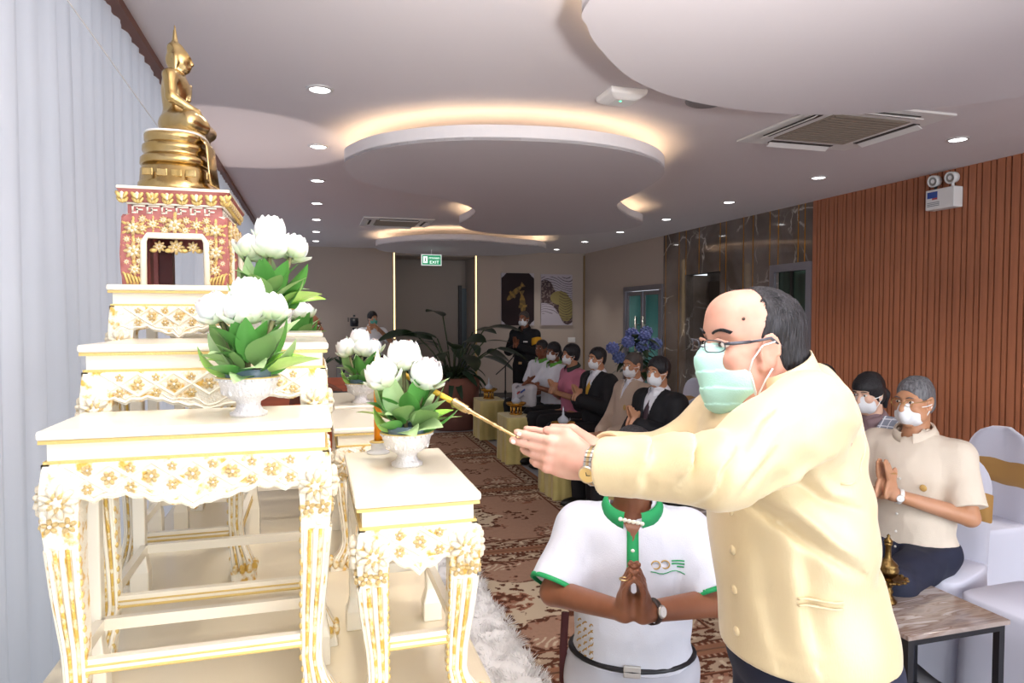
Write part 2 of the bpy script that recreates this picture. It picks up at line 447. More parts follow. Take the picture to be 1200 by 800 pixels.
m_wood = mat('teak_slat', '#b4714f', 0.5, col2='#9d6043', cscale=5, stretch=(3, 3, 0.25), bump=0.04, bscale=40)
m_wood2 = mat('teak_backing', '#6f432e', 0.6)
ww = struct('wall_right_timber', MB().bx(XR+0.0, XR+0.15, -3.6, YM0, 0, ZC), m_wood2)
y = 6.385; k = 0; slat_me = {}
while y > -0.4:
    w = (0.062, 0.034)[k % 2]
    key = k % 2
    if key not in slat_me: slat_me[key] = MB().bx(-0.022, 0, -w, 0, 0, ZC).mesh('slat')
    o = link_mesh('slat', slat_me[key], ww, m_wood, loc=(XR, y, 0)); y -= w+(0.013, 0.016)[k % 2]; k += 1
struct('baseboard_timber', MB().bx(XR-0.03, XR-0.0, -3.6, YM0, 0, 0.08), mat('light_baseboard', '#c9a98f', 0.5))

# ---- suspended ceiling clouds with warm coves
def cloud(pts, rods):
    P = catmull([Vector((x, y, 0)) for x, y in pts], 7)
    n = len(P); c = sum(P, Vector())/n
    nor = []
    for i in range(n):
        t = (P[(i+1) % n]-P[i-1]).normalized(); nor.append(Vector((t.y, -t.x, 0)))
    area = sum(P[i].x*P[(i+1) % n].y-P[(i+1) % n].x*P[i].y for i in range(n))
    if area > 0: nor = [-q for q in nor]          # nor points inwards
    z0, z1 = 2.70, 2.795
    poly = [(p.x, p.y) for p in P]
    o = struct('ceiling_cloud', MB().prism(poly, z0, z0+0.02, lambda u, v, w: (u, v, w)), m_cloud)
    lip = MB(); V = []
    for i in range(n):
        a, b = P[i], P[i]+nor[i]*0.018
        V += [(a.x, a.y, z0+0.0005), (a.x, a.y, z1), (b.x, b.y, z1), (b.x, b.y, z0+0.0005)]
        a = P[i]
    Fc = []
    for i in range(n):
        j = (i+1) % n
        for q in range(4): Fc.append((4*i+q, 4*i+(q+1) % 4, 4*j+(q+1) % 4, 4*j+q))
    lip.add(V, Fc).build('fascia', m_fascia, o)
    led = MB(); pts3 = [P[i]+nor[i]*0.075+Vector((0, 0, 2.765)) for i in range(n)]
    led.tube(pts3+[pts3[0]], 0.011, 5, cap=False).build('light_strip', m_led, o)
    hg = MB()
    for x, y in rods: hg.bx(x-0.02, x+0.02, y-0.02, y+0.02, z0+0.02, ZC)
    hg.build('hanger', m_cloud, o)
    return o
cloud([(0.22, 5.05), (0.27, 4.76), (0.44, 4.45), (0.78, 4.18), (1.17, 4.05), (1.6, 4.02), (2.0, 4.12), (2.34, 4.36), (2.58, 4.75), (2.72, 5.42), (2.82, 6.09), (3.24, 6.73), (3.70, 7.28), (3.66, 8.0), (3.2, 8.55), (2.61, 8.75), (2.0, 8.5), (1.66, 7.95), (1.66, 7.38), (1.58, 6.80), (1.26, 6.33), (0.74, 5.98), (0.35, 5.55)], [(1.4, 5.0), (2.4, 7.3)])
cloud([(0.91, 2.19), (0.99, 2.40), (1.12, 2.58), (1.40, 2.86), (1.77, 3.05), (2.21, 3.12), (2.59, 3.08), (2.93, 2.92), (3.4, 2.45), (3.6, 1.7), (3.3, 0.8), (2.4, 0.4), (1.4, 0.7), (0.95, 1.4)], [(2.2, 1.6)])
cloud([(0.93, 10.79), (1.13, 10.22), (1.5, 9.8), (1.91, 9.62), (2.35, 9.60), (2.75, 9.85), (3.1, 9.95), (3.45, 10.2), (3.7, 10.9), (3.3, 11.7), (2.2, 12.0), (1.2, 11.6)], [(2.3, 10.8)])

# ---- curtain, pelmet
def curtain():
    ys = np.arange(-0.6, 13.0, 0.022); zs = np.array([0.02, 0.25, 0.6, 1.0, 1.4, 1.8, 2.2, 2.55, 2.78, 2.86])
    P = np.zeros((len(zs), len(ys), 3)); rr = np.random.RandomState(5)
    ph = np.cumsum(rr.uniform(0.5, 1.6, len(ys)))*0.022*2*PI/0.145
    amp = 0.007+0.014*np.interp(ys, np.arange(-1, 14, 0.4), rr.rand(38))
    for i, z in enumerate(zs):
        k = 0.55+0.45*(1-z/2.86)
        P[i, :, 0] = XC+amp*k*1.3*np.sin(ph)+0.006*k*np.sin(2.3*ph+z)+0.012*np.sin(ys*5+z*0.8)*(1-z/2.86)
        P[i, :, 1] = ys+0.006*np.sin(ph*0.5+z*2); P[i, :, 2] = z
    m = bpy.data.materials.new('sheer_curtain'); m.use_nodes = True; nt = m.node_tree
    b = nt.nodes['Principled BSDF']; b.inputs['Base Color'].default_value = (0.60, 0.60, 0.63, 1); b.inputs['Roughness'].default_value = 0.9
    b.inputs['Specular IOR Level'].default_value = 0.1
    t = nt.nodes.new('ShaderNodeBsdfTranslucent'); t.inputs['Color'].default_value = (0.60, 0.61, 0.66, 1)
    x = nt.nodes.new('ShaderNodeMixShader'); x.inputs[0].default_value = 0.45
    nt.links.new(b.outputs[0], x.inputs[1]); nt.links.new(t.outputs[0], x.inputs[2]); nt.links.new(x.outputs[0], nt.nodes['Material Output'].inputs['Surface'])
    o = MB().grid(P).build('curtain', m, None, True)
    tag(o, 'long sheer white curtain hanging in soft vertical folds behind the altar', 'curtain')
curtain()
struct('trim_pelmet', MB().bx(XC-0.06, XC+0.045, -3.0, 13.05, 2.862, ZC-0.001), mat('brown_pelmet', '#6b4030', 0.5))
# unseen spot added above the dais, standing in for daylight reflected onto the ceiling
_l = lamp('daylight_patch_spot', 'SPOT', (-0.60, 5.42, 0.92), 42, (1, 0.86, 0.80), (-0.60, 5.42, 3), spot_size=math.radians(50), spot_blend=0.10, shadow_soft_size=0.04)
_l.data.use_square = True
# ---- ceiling fittings
m_lens = mat('downlight_lens', (1, 1, 0.98, 1), 0.5, emit=9.0)
m_ring = mat('downlight_ring', '#d8d6d6', 0.35, 0.3)
ring_me = MB().lathe([(0.056, -0.001), (0.058, -0.010), (0.074, -0.006), (0.078, 0.0)], 20).mesh('ring')
lens_me = MB().lathe([(0.001, -0.006), (0.057, -0.005), (0.057, 0.0)], 20).mesh('lens')
words = ['first', 'second', 'third', 'fourth', 'fifth', 'sixth', 'seventh']
for side, x, y0, st in (('curtain', 0.045, 4.02, 1.343), ('timber wall', 4.46, 3.87, 1.41)):
    for k in range(7):
        y = y0+st*k
        t = thing('downlight', 'round recessed downlight, %s from the camera on the %s side' % (words[k], side), 'ceiling light', (x, y, ZC), 0, 'downlights along the %s side' % side)
        link_mesh('ring', ring_me, t, m_ring, True); link_mesh('lens', lens_me, t, m_lens, True)
        lamp('downlight_lamp', 'SPOT', (x, y, ZC-0.03), 26, (1, 0.95, 0.88), (x, y, 0), spot_size=math.radians(100), spot_blend=0.8, shadow_soft_size=0.05)

for x, y, lb in ((0.045, 2.677, 'above the far half of the altar'), (4.46, 2.46, 'above the empty chair by the timber wall'), (0.045, 1.334, 'above the near altar tables'), (4.46, 1.05, 'nearest the entrance on the timber side')):      # the rows go on above the camera
    t = thing('downlight', 'round recessed downlight overhead, ' + lb, 'ceiling light', (x, y, ZC), 0, 'downlights above the camera')
    link_mesh('ring', ring_me, t, m_ring, True); link_mesh('lens', lens_me, t, m_lens, True)
    lamp('downlight_lamp', 'SPOT', (x, y, ZC-0.03), 26, (1, 0.95, 0.88), (x, y, 0), spot_size=math.radians(100), spot_blend=0.8, shadow_soft_size=0.05)

def cassette(x, y, sx, sy, label):
    t = thing('ceiling_air_conditioner', label, 'air conditioner', (x, y, ZC))
    MB().bx(-sx, sx, -sy, sy, -0.016, 0).build('panel', m_white, t, bevel=0.006)
    g = MB().bx(-sx*.62, sx*.62, -sy*.62, sy*.62, -0.024, -0.016)
    g = g.build('grille', mat('ac_grille', '#94897c', 0.6), t)
    lv = MB()
    for i in range(13): lv.bx(-sx*.58, sx*.58, -sy*.58+i*sy*.0967-.008, -sy*.58+i*sy*.0967+.004, -0.028, -0.024)
    lv.build('grille_slats', mat('ac_grille', '#a99c8c', 0.6), g)['kind'] = 'stuff'
    for a, b, dx, dy in ((0, -1, .55, .055), (0, 1, .55, .055), (-1, 0, .055, .55), (1, 0, .055, .55)):
        MB().box((a*sx*.80, b*sy*.80, -0.018), (2*sx*dx, 2*sy*dy, 0.006)).build('air_slot', mat('slot_dark', '#3b3431', 0.7), t)
        R = Matrix.Rotation(math.radians(28)*(a or 0), 3, 'Y') @ Matrix.Rotation(-math.radians(28)*(b or 0), 3, 'X')
        MB().box((a*sx*.86, b*sy*.86, -0.03), (2*sx*dx*.98 if b else 0.05, 2*sy*dy*.98 if a else 0.05, 0.006), R=R).build('louver', m_white, t)
cassette(3.42, 3.86, 0.475, 0.475, 'square white ceiling air conditioner cassette beside the nearest ceiling cloud')
cassette(1.08, 9.35, 0.46, 0.40, 'distant ceiling air conditioner cassette near the downlights on the curtain side')
t = thing('access_point', 'small white ceiling box with green light between the two ceiling clouds', 'ceiling box', (1.70, 3.62, ZC))
MB().lathe([(0.001, -0.055), (0.085, -0.055), (0.11, -0.048), (0.155, -0.03), (0.16, 0.0)], 4, R=Matrix.Rotation(PI/4, 3, 'Z')).build('case', m_white, t, bevel=0.008)
MB().lathe([(0.001, -0.0575), (0.006, -0.057), (0.006, -0.054)], 10, (-0.02, -0.03, 0)).build('status_light', mat('green_led', (0.05, 1, 0.4, 1), 0.5, emit=3), t)
t = thing('ceiling_speaker', 'flat grey ceiling speaker half hidden by the nearest ceiling cloud', 'speaker', (2.24, 3.60, ZC))
MB().lathe([(0.001, -0.02), (0.10, -0.018), (0.12, -0.008), (0.125, 0.0)], 24).build('grille', mat('speaker_grey', '#8d8b8e', 0.6), t, True)

t = thing('exit_sign', 'green exit sign with white lettering hanging from the ceiling at the far end', 'sign', (1.83, 10.98, 2.53))
MB().bx(-0.165, 0.165, -0.012, 0.012, -0.09, 0.09).build('case', mat('sign_white', (0.85, 0.9, 0.87, 1), 0.4, emit=0.35), t, bevel=0.004)
MB().bx(-0.15, 0.15, -0.016, -0.012, -0.075, 0.075).build('face', mat('sign_green', (0.005, 0.22, 0.09, 1), 0.4, emit=0.7), t)
m_sw = mat('sign_letter', (0.9, 1, 0.95, 1), 0.4, emit=0.8)
def text(body, size, loc, rot, m, parent, name='lettering', ext=0.0008, align='CENTER', sx=1.0):
    c = bpy.data.curves.new(name, 'FONT'); c.body = body; c.size = size; c.align_x = align; c.align_y = 'CENTER'; c.extrude = ext
    o = bpy.data.objects.new(name, c); COL.objects.link(o); c.materials.append(m)
    me = bpy.data.meshes.new_from_object(o.evaluated_get(bpy.context.evaluated_depsgraph_get()))
    bpy.data.objects.remove(o); o = bpy.data.objects.new(name, me); COL.objects.link(o)
    if not me.materials: me.materials.append(m)
    o.location = loc; o.rotation_euler = rot; o.scale = (sx, 1, 1); o.parent = parent
    return o
text('EXIT', 0.066, (0.045, -0.0175, -0.038), (PI/2, 0, 0), m_sw, t, sx=1.15)
text('ทางออก', 0.054, (0.045, -0.0175, 0.030), (PI/2, 0, 0), m_sw, t)
MB().bx(-0.135, -0.065, -0.0175, -0.016, -0.05, 0.055).build('pictogram_door', m_sw, t)
MB().ell((-0.095, -0.018, 0.03), (0.011, 0.002, 0.011)).tube([(-0.097, -0.018, 0.016), (-0.102, -0.018, -0.012)], 0.008, 6).tube([(-0.102, -0.018, -0.012), (-0.085, -0.018, -0.022), (-0.09, -0.018, -0.042)], 0.005, 6).tube([(-0.102, -0.018, -0.012), (-0.12, -0.018, -0.036)], 0.005, 6).tube([(-0.115, -0.018, 0.0), (-0.097, -0.018, 0.012), (-0.08, -0.018, 0.002)], 0.004, 6).build('running_figure', mat('sign_green_plain', '#0b6b3a', 0.5), t)
MB().bx(-0.006, 0.006, -0.006, 0.006, 0.09, ZC-2.53).build('hanger', m_white, t)

t = thing('emergency_light', 'white twin-head emergency light box high on the timber slat wall', 'emergency light', (XR-0.024, 4.70, 2.56))
MB().bx(-0.10, 0, -0.14, 0.14, 0, 0.175).build('case', m_white, t, bevel=0.006)
for dy in (-0.085, 0.085):
    h = MB().tube([(-0.05, dy, 0.175), (-0.05, dy, 0.225)], 0.012, 8).build('neck', m_black if dy > 0 else m_white, t)
    R = Matrix.Rotation(-PI/2-0.15, 3, 'Y') @ Matrix.Rotation(0.0, 3, 'X')
    MB().lathe([(0.02, -0.05), (0.047, -0.03), (0.052, 0.03), (0.046, 0.034), (0.040, 0.025)], 16, (-0.06, dy, 0.255), R=R).build('lamp_head', m_white, t, True)
    MB().lathe([(0.001, 0.024), (0.038, 0.026)], 14, (-0.06, dy, 0.255), R=R, cap=False).build('lamp_lens', mat('lamp_lens', '#8f8d88', 0.15, 0.3), t, True)
MB().bx(-0.103, -0.1, 0.02, 0.12, 0.10, 0.155).build('blue_badge', mat('badge_blue', '#2c4d9b', 0.4), t)
MB().bx(-0.1035, -0.1, 0.02, 0.07, 0.085, 0.10).build('red_badge', mat('badge_red', '#b04646', 0.4), t)
for i in range(3): MB().bx(-0.1025, -0.1, 0.0, 0.12, 0.03+i*0.014, 0.036+i*0.014).build('printed_line', mat('print_grey', '#8a8a90', 0.5), t)
# ------------------------------------------------------------------ altar
m_ivory = mat('ivory_lacquer', '#f1e8d3', 0.22, coat=0.3)
m_ivory2 = mat('ivory_platform', '#ecdfc2', 0.25, coat=0.3)
m_gilt = mat('gilded_carving', '#dcb457', 0.38, 0.25, col2='#f3e6c4', cscale=55, lo=0.46, hi=0.60, bump=0.5, bscale=220)
m_gilt2 = mat('rubbed_white_gilding', '#f4ecd8', 0.4, 0.0, col2='#d9ab48', cscale=48, lo=0.52, hi=0.66, bump=0.4, bscale=200)
m_gold = mat('gold_paint', '#d9bb72', 0.4, 0.2, bump=0.2, bscale=200)
m_brass = mat('polished_brass', '#d8b986', 0.28, 1.0)
PZ = 0.90
t = thing('altar_platform', 'glossy ivory platform carrying the nested altar tables', 'platform', (-0.09, 2.1, 0))
MB().bx(-0.53, 0.335, 0.85, 3.45, 0.06, PZ).build('deck', m_ivory2, t, off=(-0.09, 2.1, 0), bevel=0.006)
MB().bx(-0.50, 0.31, 0.88, 3.42, 0, 0.06).build('plinth', m_gold, t, off=(-0.09, 2.1, 0))

_ros = {}
ROS = {'parent': None, 'off': (0, 0, 0)}
def rosette(pm, cm, c, ea, eb, en, r, n=6, rot=0.0):
    """one carved flower, an object of its own that shares its mesh with its likes"""
    key = (n, pm.name, cm.name)
    if key not in _ros:
        mb = MB()
        for k in range(n):
            th = 2*PI*k/n; d = Vector((math.cos(th), math.sin(th), 0)); p = Vector((-math.sin(th), math.cos(th), 0))
            mb.ell(d*.58+Vector((0, 0, .10)), (.46, .30*6/max(n, 6)*1.05, .26), Matrix((d, p, (0, 0, 1))).transposed(), 8, 4)
        nf = len(mb.f); mb.ell((0, 0, .22), (.26, .26, .26), None, 8, 4)
        me = mb.mesh('carved_flower'); me.materials.append(pm); me.materials.append(cm)
        me.polygons.foreach_set('material_index', np.array([0]*nf+[1]*(len(mb.f)-nf), np.int32)); me.polygons.foreach_set('use_smooth', np.ones(len(mb.f), dtype=bool))
        _ros[key] = me
    o = bpy.data.objects.new('carved_flower', _ros[key]); COL.objects.link(o); o.parent = ROS['parent']
    ea, en = Vector(ea).normalized(), Vector(en).normalized(); eb = en.cross(ea)
    R = Matrix((ea, eb, en)).transposed().to_4x4() @ Matrix.Rotation(rot, 4, 'Z')
    o.matrix_basis = Matrix.Translation(Vector(c)-Vector(ROS['off'])) @ R @ Matrix.Scale(r, 4)
    return o

def altar_table(x0, x1, y0, y1, zt, carved, label, zb=PZ):
    cx, cy = (x0+x1)/2, (y0+y1)/2; off = (cx, cy, zb)
    T = thing('altar_table', label, 'altar table', off, 0, 'nested altar tables')
    MB().bx(x0, x1, y0, y1, zt-0.016, zt).build('tabletop', m_ivory, T, off=off, bevel=0.005)
    def ringbox(mb, ins, za, zb_, th=0.012):
        a0, a1, b0, b1 = x0+ins, x1-ins, y0+ins, y1-ins
        return mb.bx(a0, a1, b0, b0+th, za, zb_).bx(a0, a1, b1-th, b1, za, zb_).bx(a0, a0+th, b0+th, b1-th, za, zb_).bx(a1-th, a1, b0+th, b1-th, za, zb_)
    ringbox(ringbox(MB(), 0.003, zt-0.022, zt-0.016), 0.008, zt-0.056, zt-0.051).build('gold_moulding', m_gold, T, off=off)
    ringbox(MB(), 0.013, zt-0.052, zt-0.02).build('neck_band', m_ivory, T, off=off)
    za = zt-0.056; I = 0.006
    prof = [(0, .108), (.03, .075), (.07, .056), (.13, .058), (.17, .064), (.2, .058), (.27, .056), (.35, .066), (.42, .074), (.46, .077), (.5, .084)]
    faces = {'-y': (x0+I, x1-I, lambda u, v, w: (u, y0+I-w, v), (1, 0, 0), (0, -1, 0)), '+y': (x0+I, x1-I, lambda u, v, w: (u, y1-I+w, v), (1, 0, 0), (0, 1, 0)),
             '+x': (y0+I, y1-I, lambda u, v, w: (x1-I+w, u, v), (0, 1, 0), (1, 0, 0)), '-x': (y0+I, y1-I, lambda u, v, w: (x0+I-w, u, v), (0, 1, 0), (-1, 0, 0))}
    mg, mc, ml = m_gilt, m_ivory, MB()
    ROS.update(parent=T, off=off)
    hh = {}
    for fk, (a, b, fn, ea, en) in faces.items():
        W = b-a; n = 49; top = []; bot = []
        for i in range(n):
            tt = i/(n-1); q = min(tt, 1-tt); h = np.interp(q, [p[0] for p in prof], [p[1] for p in prof])
            if fk in carved and q > 0.05: h += 0.005*abs(math.sin(tt*W/0.03*PI*1.0))
            top.append((a+W*tt, za)); bot.append((a+W*tt, za-h))
        ap = MB().strip(top, bot, -0.012, 0.0, fn).build('carved_apron' if fk in carved else 'plain_apron', m_gilt2 if fk in carved else m_ivory, T, off=off)
        if fk in carved:
            en = Vector(en); eav = Vector(ea)
            # lattice strips, beaded lower border and florets carved proud of the apron
            ml.tube([fn(u, v+0.006, 0.002) for u, v in bot[2:-2]], 0.0035, 5)
            ml.tube([fn(u, v+0.016+0.004*math.sin(i*0.8), 0.001) for i, (u, v) in enumerate(bot[3:-3])], 0.002, 5)
            nx = max(2, round((W-0.07)/0.068)); st = (W-0.07)/nx
            for i in range(nx):
                u0 = a+0.035+st*i; u1 = u0+st; zl = za-0.05
                ml.tube([fn(u0, za-0.004, 0.001), fn(u1, zl, 0.001)], 0.0035, 4); ml.tube([fn(u0, zl, 0.001), fn(u1, za-0.004, 0.001)], 0.0035, 4)
                rosette(mg, mc, fn((u0+u1)/2, za-0.012, 0.001), ea, (0, 0, 1), en, 0.0085, 5, 0.3)
                rosette(mg, mc, fn((u0+u1)/2, za-0.044, 0.001), ea, (0, 0, 1), en, 0.0095, 6)
                if i: rosette(mg, mc, fn(u0, za-0.027, 0.001), ea, (0, 0, 1), en, 0.0125, 6)
    ml.build('lattice', m_ivory, T, off=off)['kind'] = 'stuff'
    H = za-zb
    for sx in (-1, 1):
        for sy in (-1, 1):
            f1 = '+x' if sx > 0 else '-x'; f2 = '+y' if sy > 0 else '-y'
            car = f2 in carved
            ox, oy = (x1 if sx > 0 else x0)-sx*I, (y1 if sy > 0 else y0)-sy*I
            zs = np.linspace(0, 1, 25); V = []; Fc = []
            ctr = []
            for q in zs:
                if car:
                    hw = np.interp(q, [0, .05, .1, .16, .3, .5, .75, .9, 1], [.031, .030, .022, .0165, .017, .0215, .026, .030, .029])
                    dd = np.interp(q, [0, .05, .12, .2, .35, .55, .78, .9, 1], [.018, .014, -.001, -.008, -.006, .000, .005, .004, .0])
                else:
                    hw = np.interp(q, [0, .13, .17, .22, .3, 1], [.022, .022, .017, .0135, .0145, .0145]); dd = -.004
                x = ox-sx*(0.029 if car else 0.016)+sx*dd*(1 if f1 in carved or car else 0); y = oy-sy*(0.029 if car else 0.016)+sy*dd
                z = zb+H*q; ctr.append((x, y, z, hw))
                V += [(x-hw, y-hw, z), (x+hw, y-hw, z), (x+hw, y+hw, z), (x-hw, y+hw, z)]
            for i in range(24):
                for j in range(4): Fc.append((4*i+j, 4*i+(j+1) % 4, 4*i+4+(j+1) % 4, 4*i+4+j))
            Fc += [(3, 2, 1, 0), (96, 97, 98, 99)]
            lg = MB().add(V, Fc).build('leg', m_gilt2 if car else m_ivory, T, off=off, bevel=0.003)
            if car:
                a_, b_, k_ = MB(), MB(), MB()
                fcs = [(Vector((1, 0, 0)), Vector((0, sy, 0)))]
                if f1 in carved or True: fcs.append((Vector((0, 1, 0)), Vector((sx, 0, 0))))
                for ea, en in fcs:
                    for j, s_ in enumerate((-0.72, -0.38, 0.0, 0.38, 0.72)):
                        pts = []
                        for x, y, z, hw in ctr[1:18]:
                            pts.append(Vector((x, y, z))+ea*hw*s_+en*(hw+0.0005))
                        (a_ if j % 2 else b_).tube(pts, 0.0036 if j != 2 else 0.0045, 5)
                    for i in range(2, 20):      # nodes along the inner edge
                        x, y, z, hw = ctr[i]
                        inner = -sx if abs(ea.x) > 0.5 else -sy
                        k_.ell(Vector((x, y, z))+ea*inner*hw*0.95+en*hw*0.8, (0.0045, 0.0045, 0.007), None, 6, 4)
                    x, y, z, hw = ctr[21]
                    rosette(m_gilt2, m_ivory, Vector((x, y, z))+en*(hw+0.000), ea, (0, 0, 1), en, 0.030, 9)
                    rosette(m_gilt, m_ivory, Vector((x, y, z))+en*(hw+0.004), ea, (0, 0, 1), en, 0.019, 7, 0.2); rosette(m_ivory, m_gold, Vector((x, y, z))+en*(hw+0.008), ea, (0, 0, 1), en, 0.010, 5, 0.5)
                    for sg in (-1, 1): rosette(m_gilt, m_ivory, Vector((x, y, z-0.04))+ea*sg*0.013+en*(hw-0.002), ea, (0, 0, 1), en, 0.014, 5, 0.4)
                    x, y, z, hw = ctr[1]
                    for sg in (-0.6, 0, 0.6): a_.ell(Vector((x, y, z+0.006))+ea*sg*hw+en*hw, (0.009, 0.009, 0.014), None, 8, 4)
                for b__, n__, mm__ in ((a_, 'gilt_reeds', m_gilt), (b_, 'ivory_reeds', m_ivory), (k_, 'gilt_nodes', m_gold)): b__.build(n__, mm__, lg, True)['kind'] = 'stuff'
                for c in lg.children: c.data.transform(Matrix.Translation((-cx, -cy, -zb)))
    zs = zb+0.135
    for fk, (a, b, fn, ea, en) in faces.items():
        w = -0.020
        mb = MB().strip([(a+0.03, zs+0.012), (b-0.03, zs+0.012)], [(a+0.03, zs-0.010), (b-0.03, zs-0.010)], w-0.016, w, fn)
        s = mb.build('stretcher', m_ivory, T, off=off)
        if fk in carved:
            g = MB().tube([fn(a+0.04, zs+0.001, w), fn(b-0.04, zs+0.001, w)], 0.0022, 5).tube([fn(a+0.04, zs-0.010, w), fn(b-0.04, zs-0.010, w)], 0.003, 5).build('gold_line', m_gold, s, off=off)
    return T
altar_table(-0.435, 0.03, 1.265, 1.50, 1.443, {'-y', '+x'}, 'ivory altar table nearest the camera on the left, a bowl of lotus on top')
altar_table(0.065, 0.292, 1.205, 1.645, 1.308, {'-y', '+x'}, 'low narrow ivory altar table at right carrying the lotus bowl and orange candle')
altar_table(-0.455, 0.03, 1.545, 1.95, 1.572, {'-y', '+x'}, 'tall ivory altar table directly behind the nearest one, two tiers below the red carved stand')
altar_table(-0.515, -0.175, 1.985, 2.42, 1.712, {'-y', '+x'}, 'tallest ivory altar table under the red and gold carved stand')
altar_table(0.05, 0.292, 2.0, 2.42, 1.308, {'-y', '+x'}, 'low ivory altar table behind the orange candle, bare on top')
altar_table(-0.455, 0.03, 2.46, 2.80, 1.572, {'+y', '+x'}, 'tall ivory altar table on the far side, behind the tallest table')
altar_table(-0.435, 0.03, 2.85, 3.10, 1.443, {'+y', '+x'}, 'ivory altar table at the far end of the set, with the rearmost lotus bowl')
altar_table(0.065, 0.292, 2.50, 2.95, 1.308, {'+y', '+x'}, 'low ivory altar table farthest from the camera with a lotus bowl')

# ---- red and gold carved stand
m_red = mat('oxblood_lacquer', '#b06d66', 0.5, col2='#9a544e', cscale=30)
m_red2 = mat('dark_red_lacquer', '#5b211c', 0.35)
SX, SY, SZ = -0.352, 2.205, 1.712
T = thing('carved_stand', 'red and gold carved stand with floral panels under the gilded statue', 'stand', (SX, SY, SZ))
hx, hy = 0.125, 0.20
def taper(mb, ax, ay, za, bx_, by_, zb_):
    return mb.add([(-ax, -ay, za), (ax, -ay, za), (ax, ay, za), (-ax, ay, za), (-bx_, -by_, zb_), (bx_, -by_, zb_), (bx_, by_, zb_), (-bx_, by_, zb_)], [(3, 2, 1, 0), (4, 5, 6, 7), (0, 1, 5, 4), (1, 2, 6, 5), (2, 3, 7, 6), (3, 0, 4, 7)])
MB().bx(-hx-.012, hx+.012, -hy-.012, hy+.012, 0.249, 0.257).build('top_board', m_ivory, T, bevel=0.002)
cor = taper(MB(), hx-.012, hy-.012, 0.212, hx+.011, hy+.011, 0.249).build('cornice', m_red, T)
MB().bx(-hx+.010, hx-.010, -hy+.010, hy-.010, 0.184, 0.212).build('key_band', m_red, T)
key, lv, lc = MB(), MB(), MB()
def sface(k):
    return {'-y': (hx, hy, lambda u, v, w: (u, -hy-w, v), (1, 0, 0), (0, -1, 0)), '+x': (hy, hx, lambda u, v, w: (hx+w, u, v), (0, 1, 0), (1, 0, 0)),
            '+y': (hx, hy, lambda u, v, w: (u, hy+w, v), (1, 0, 0), (0, 1, 0)), '-x': (hy, hx, lambda u, v, w: (-hx-w, u, v), (0, 1, 0), (-1, 0, 0))}[k]
frame = MB(); ROS.update(parent=T, off=(0, 0, 0))
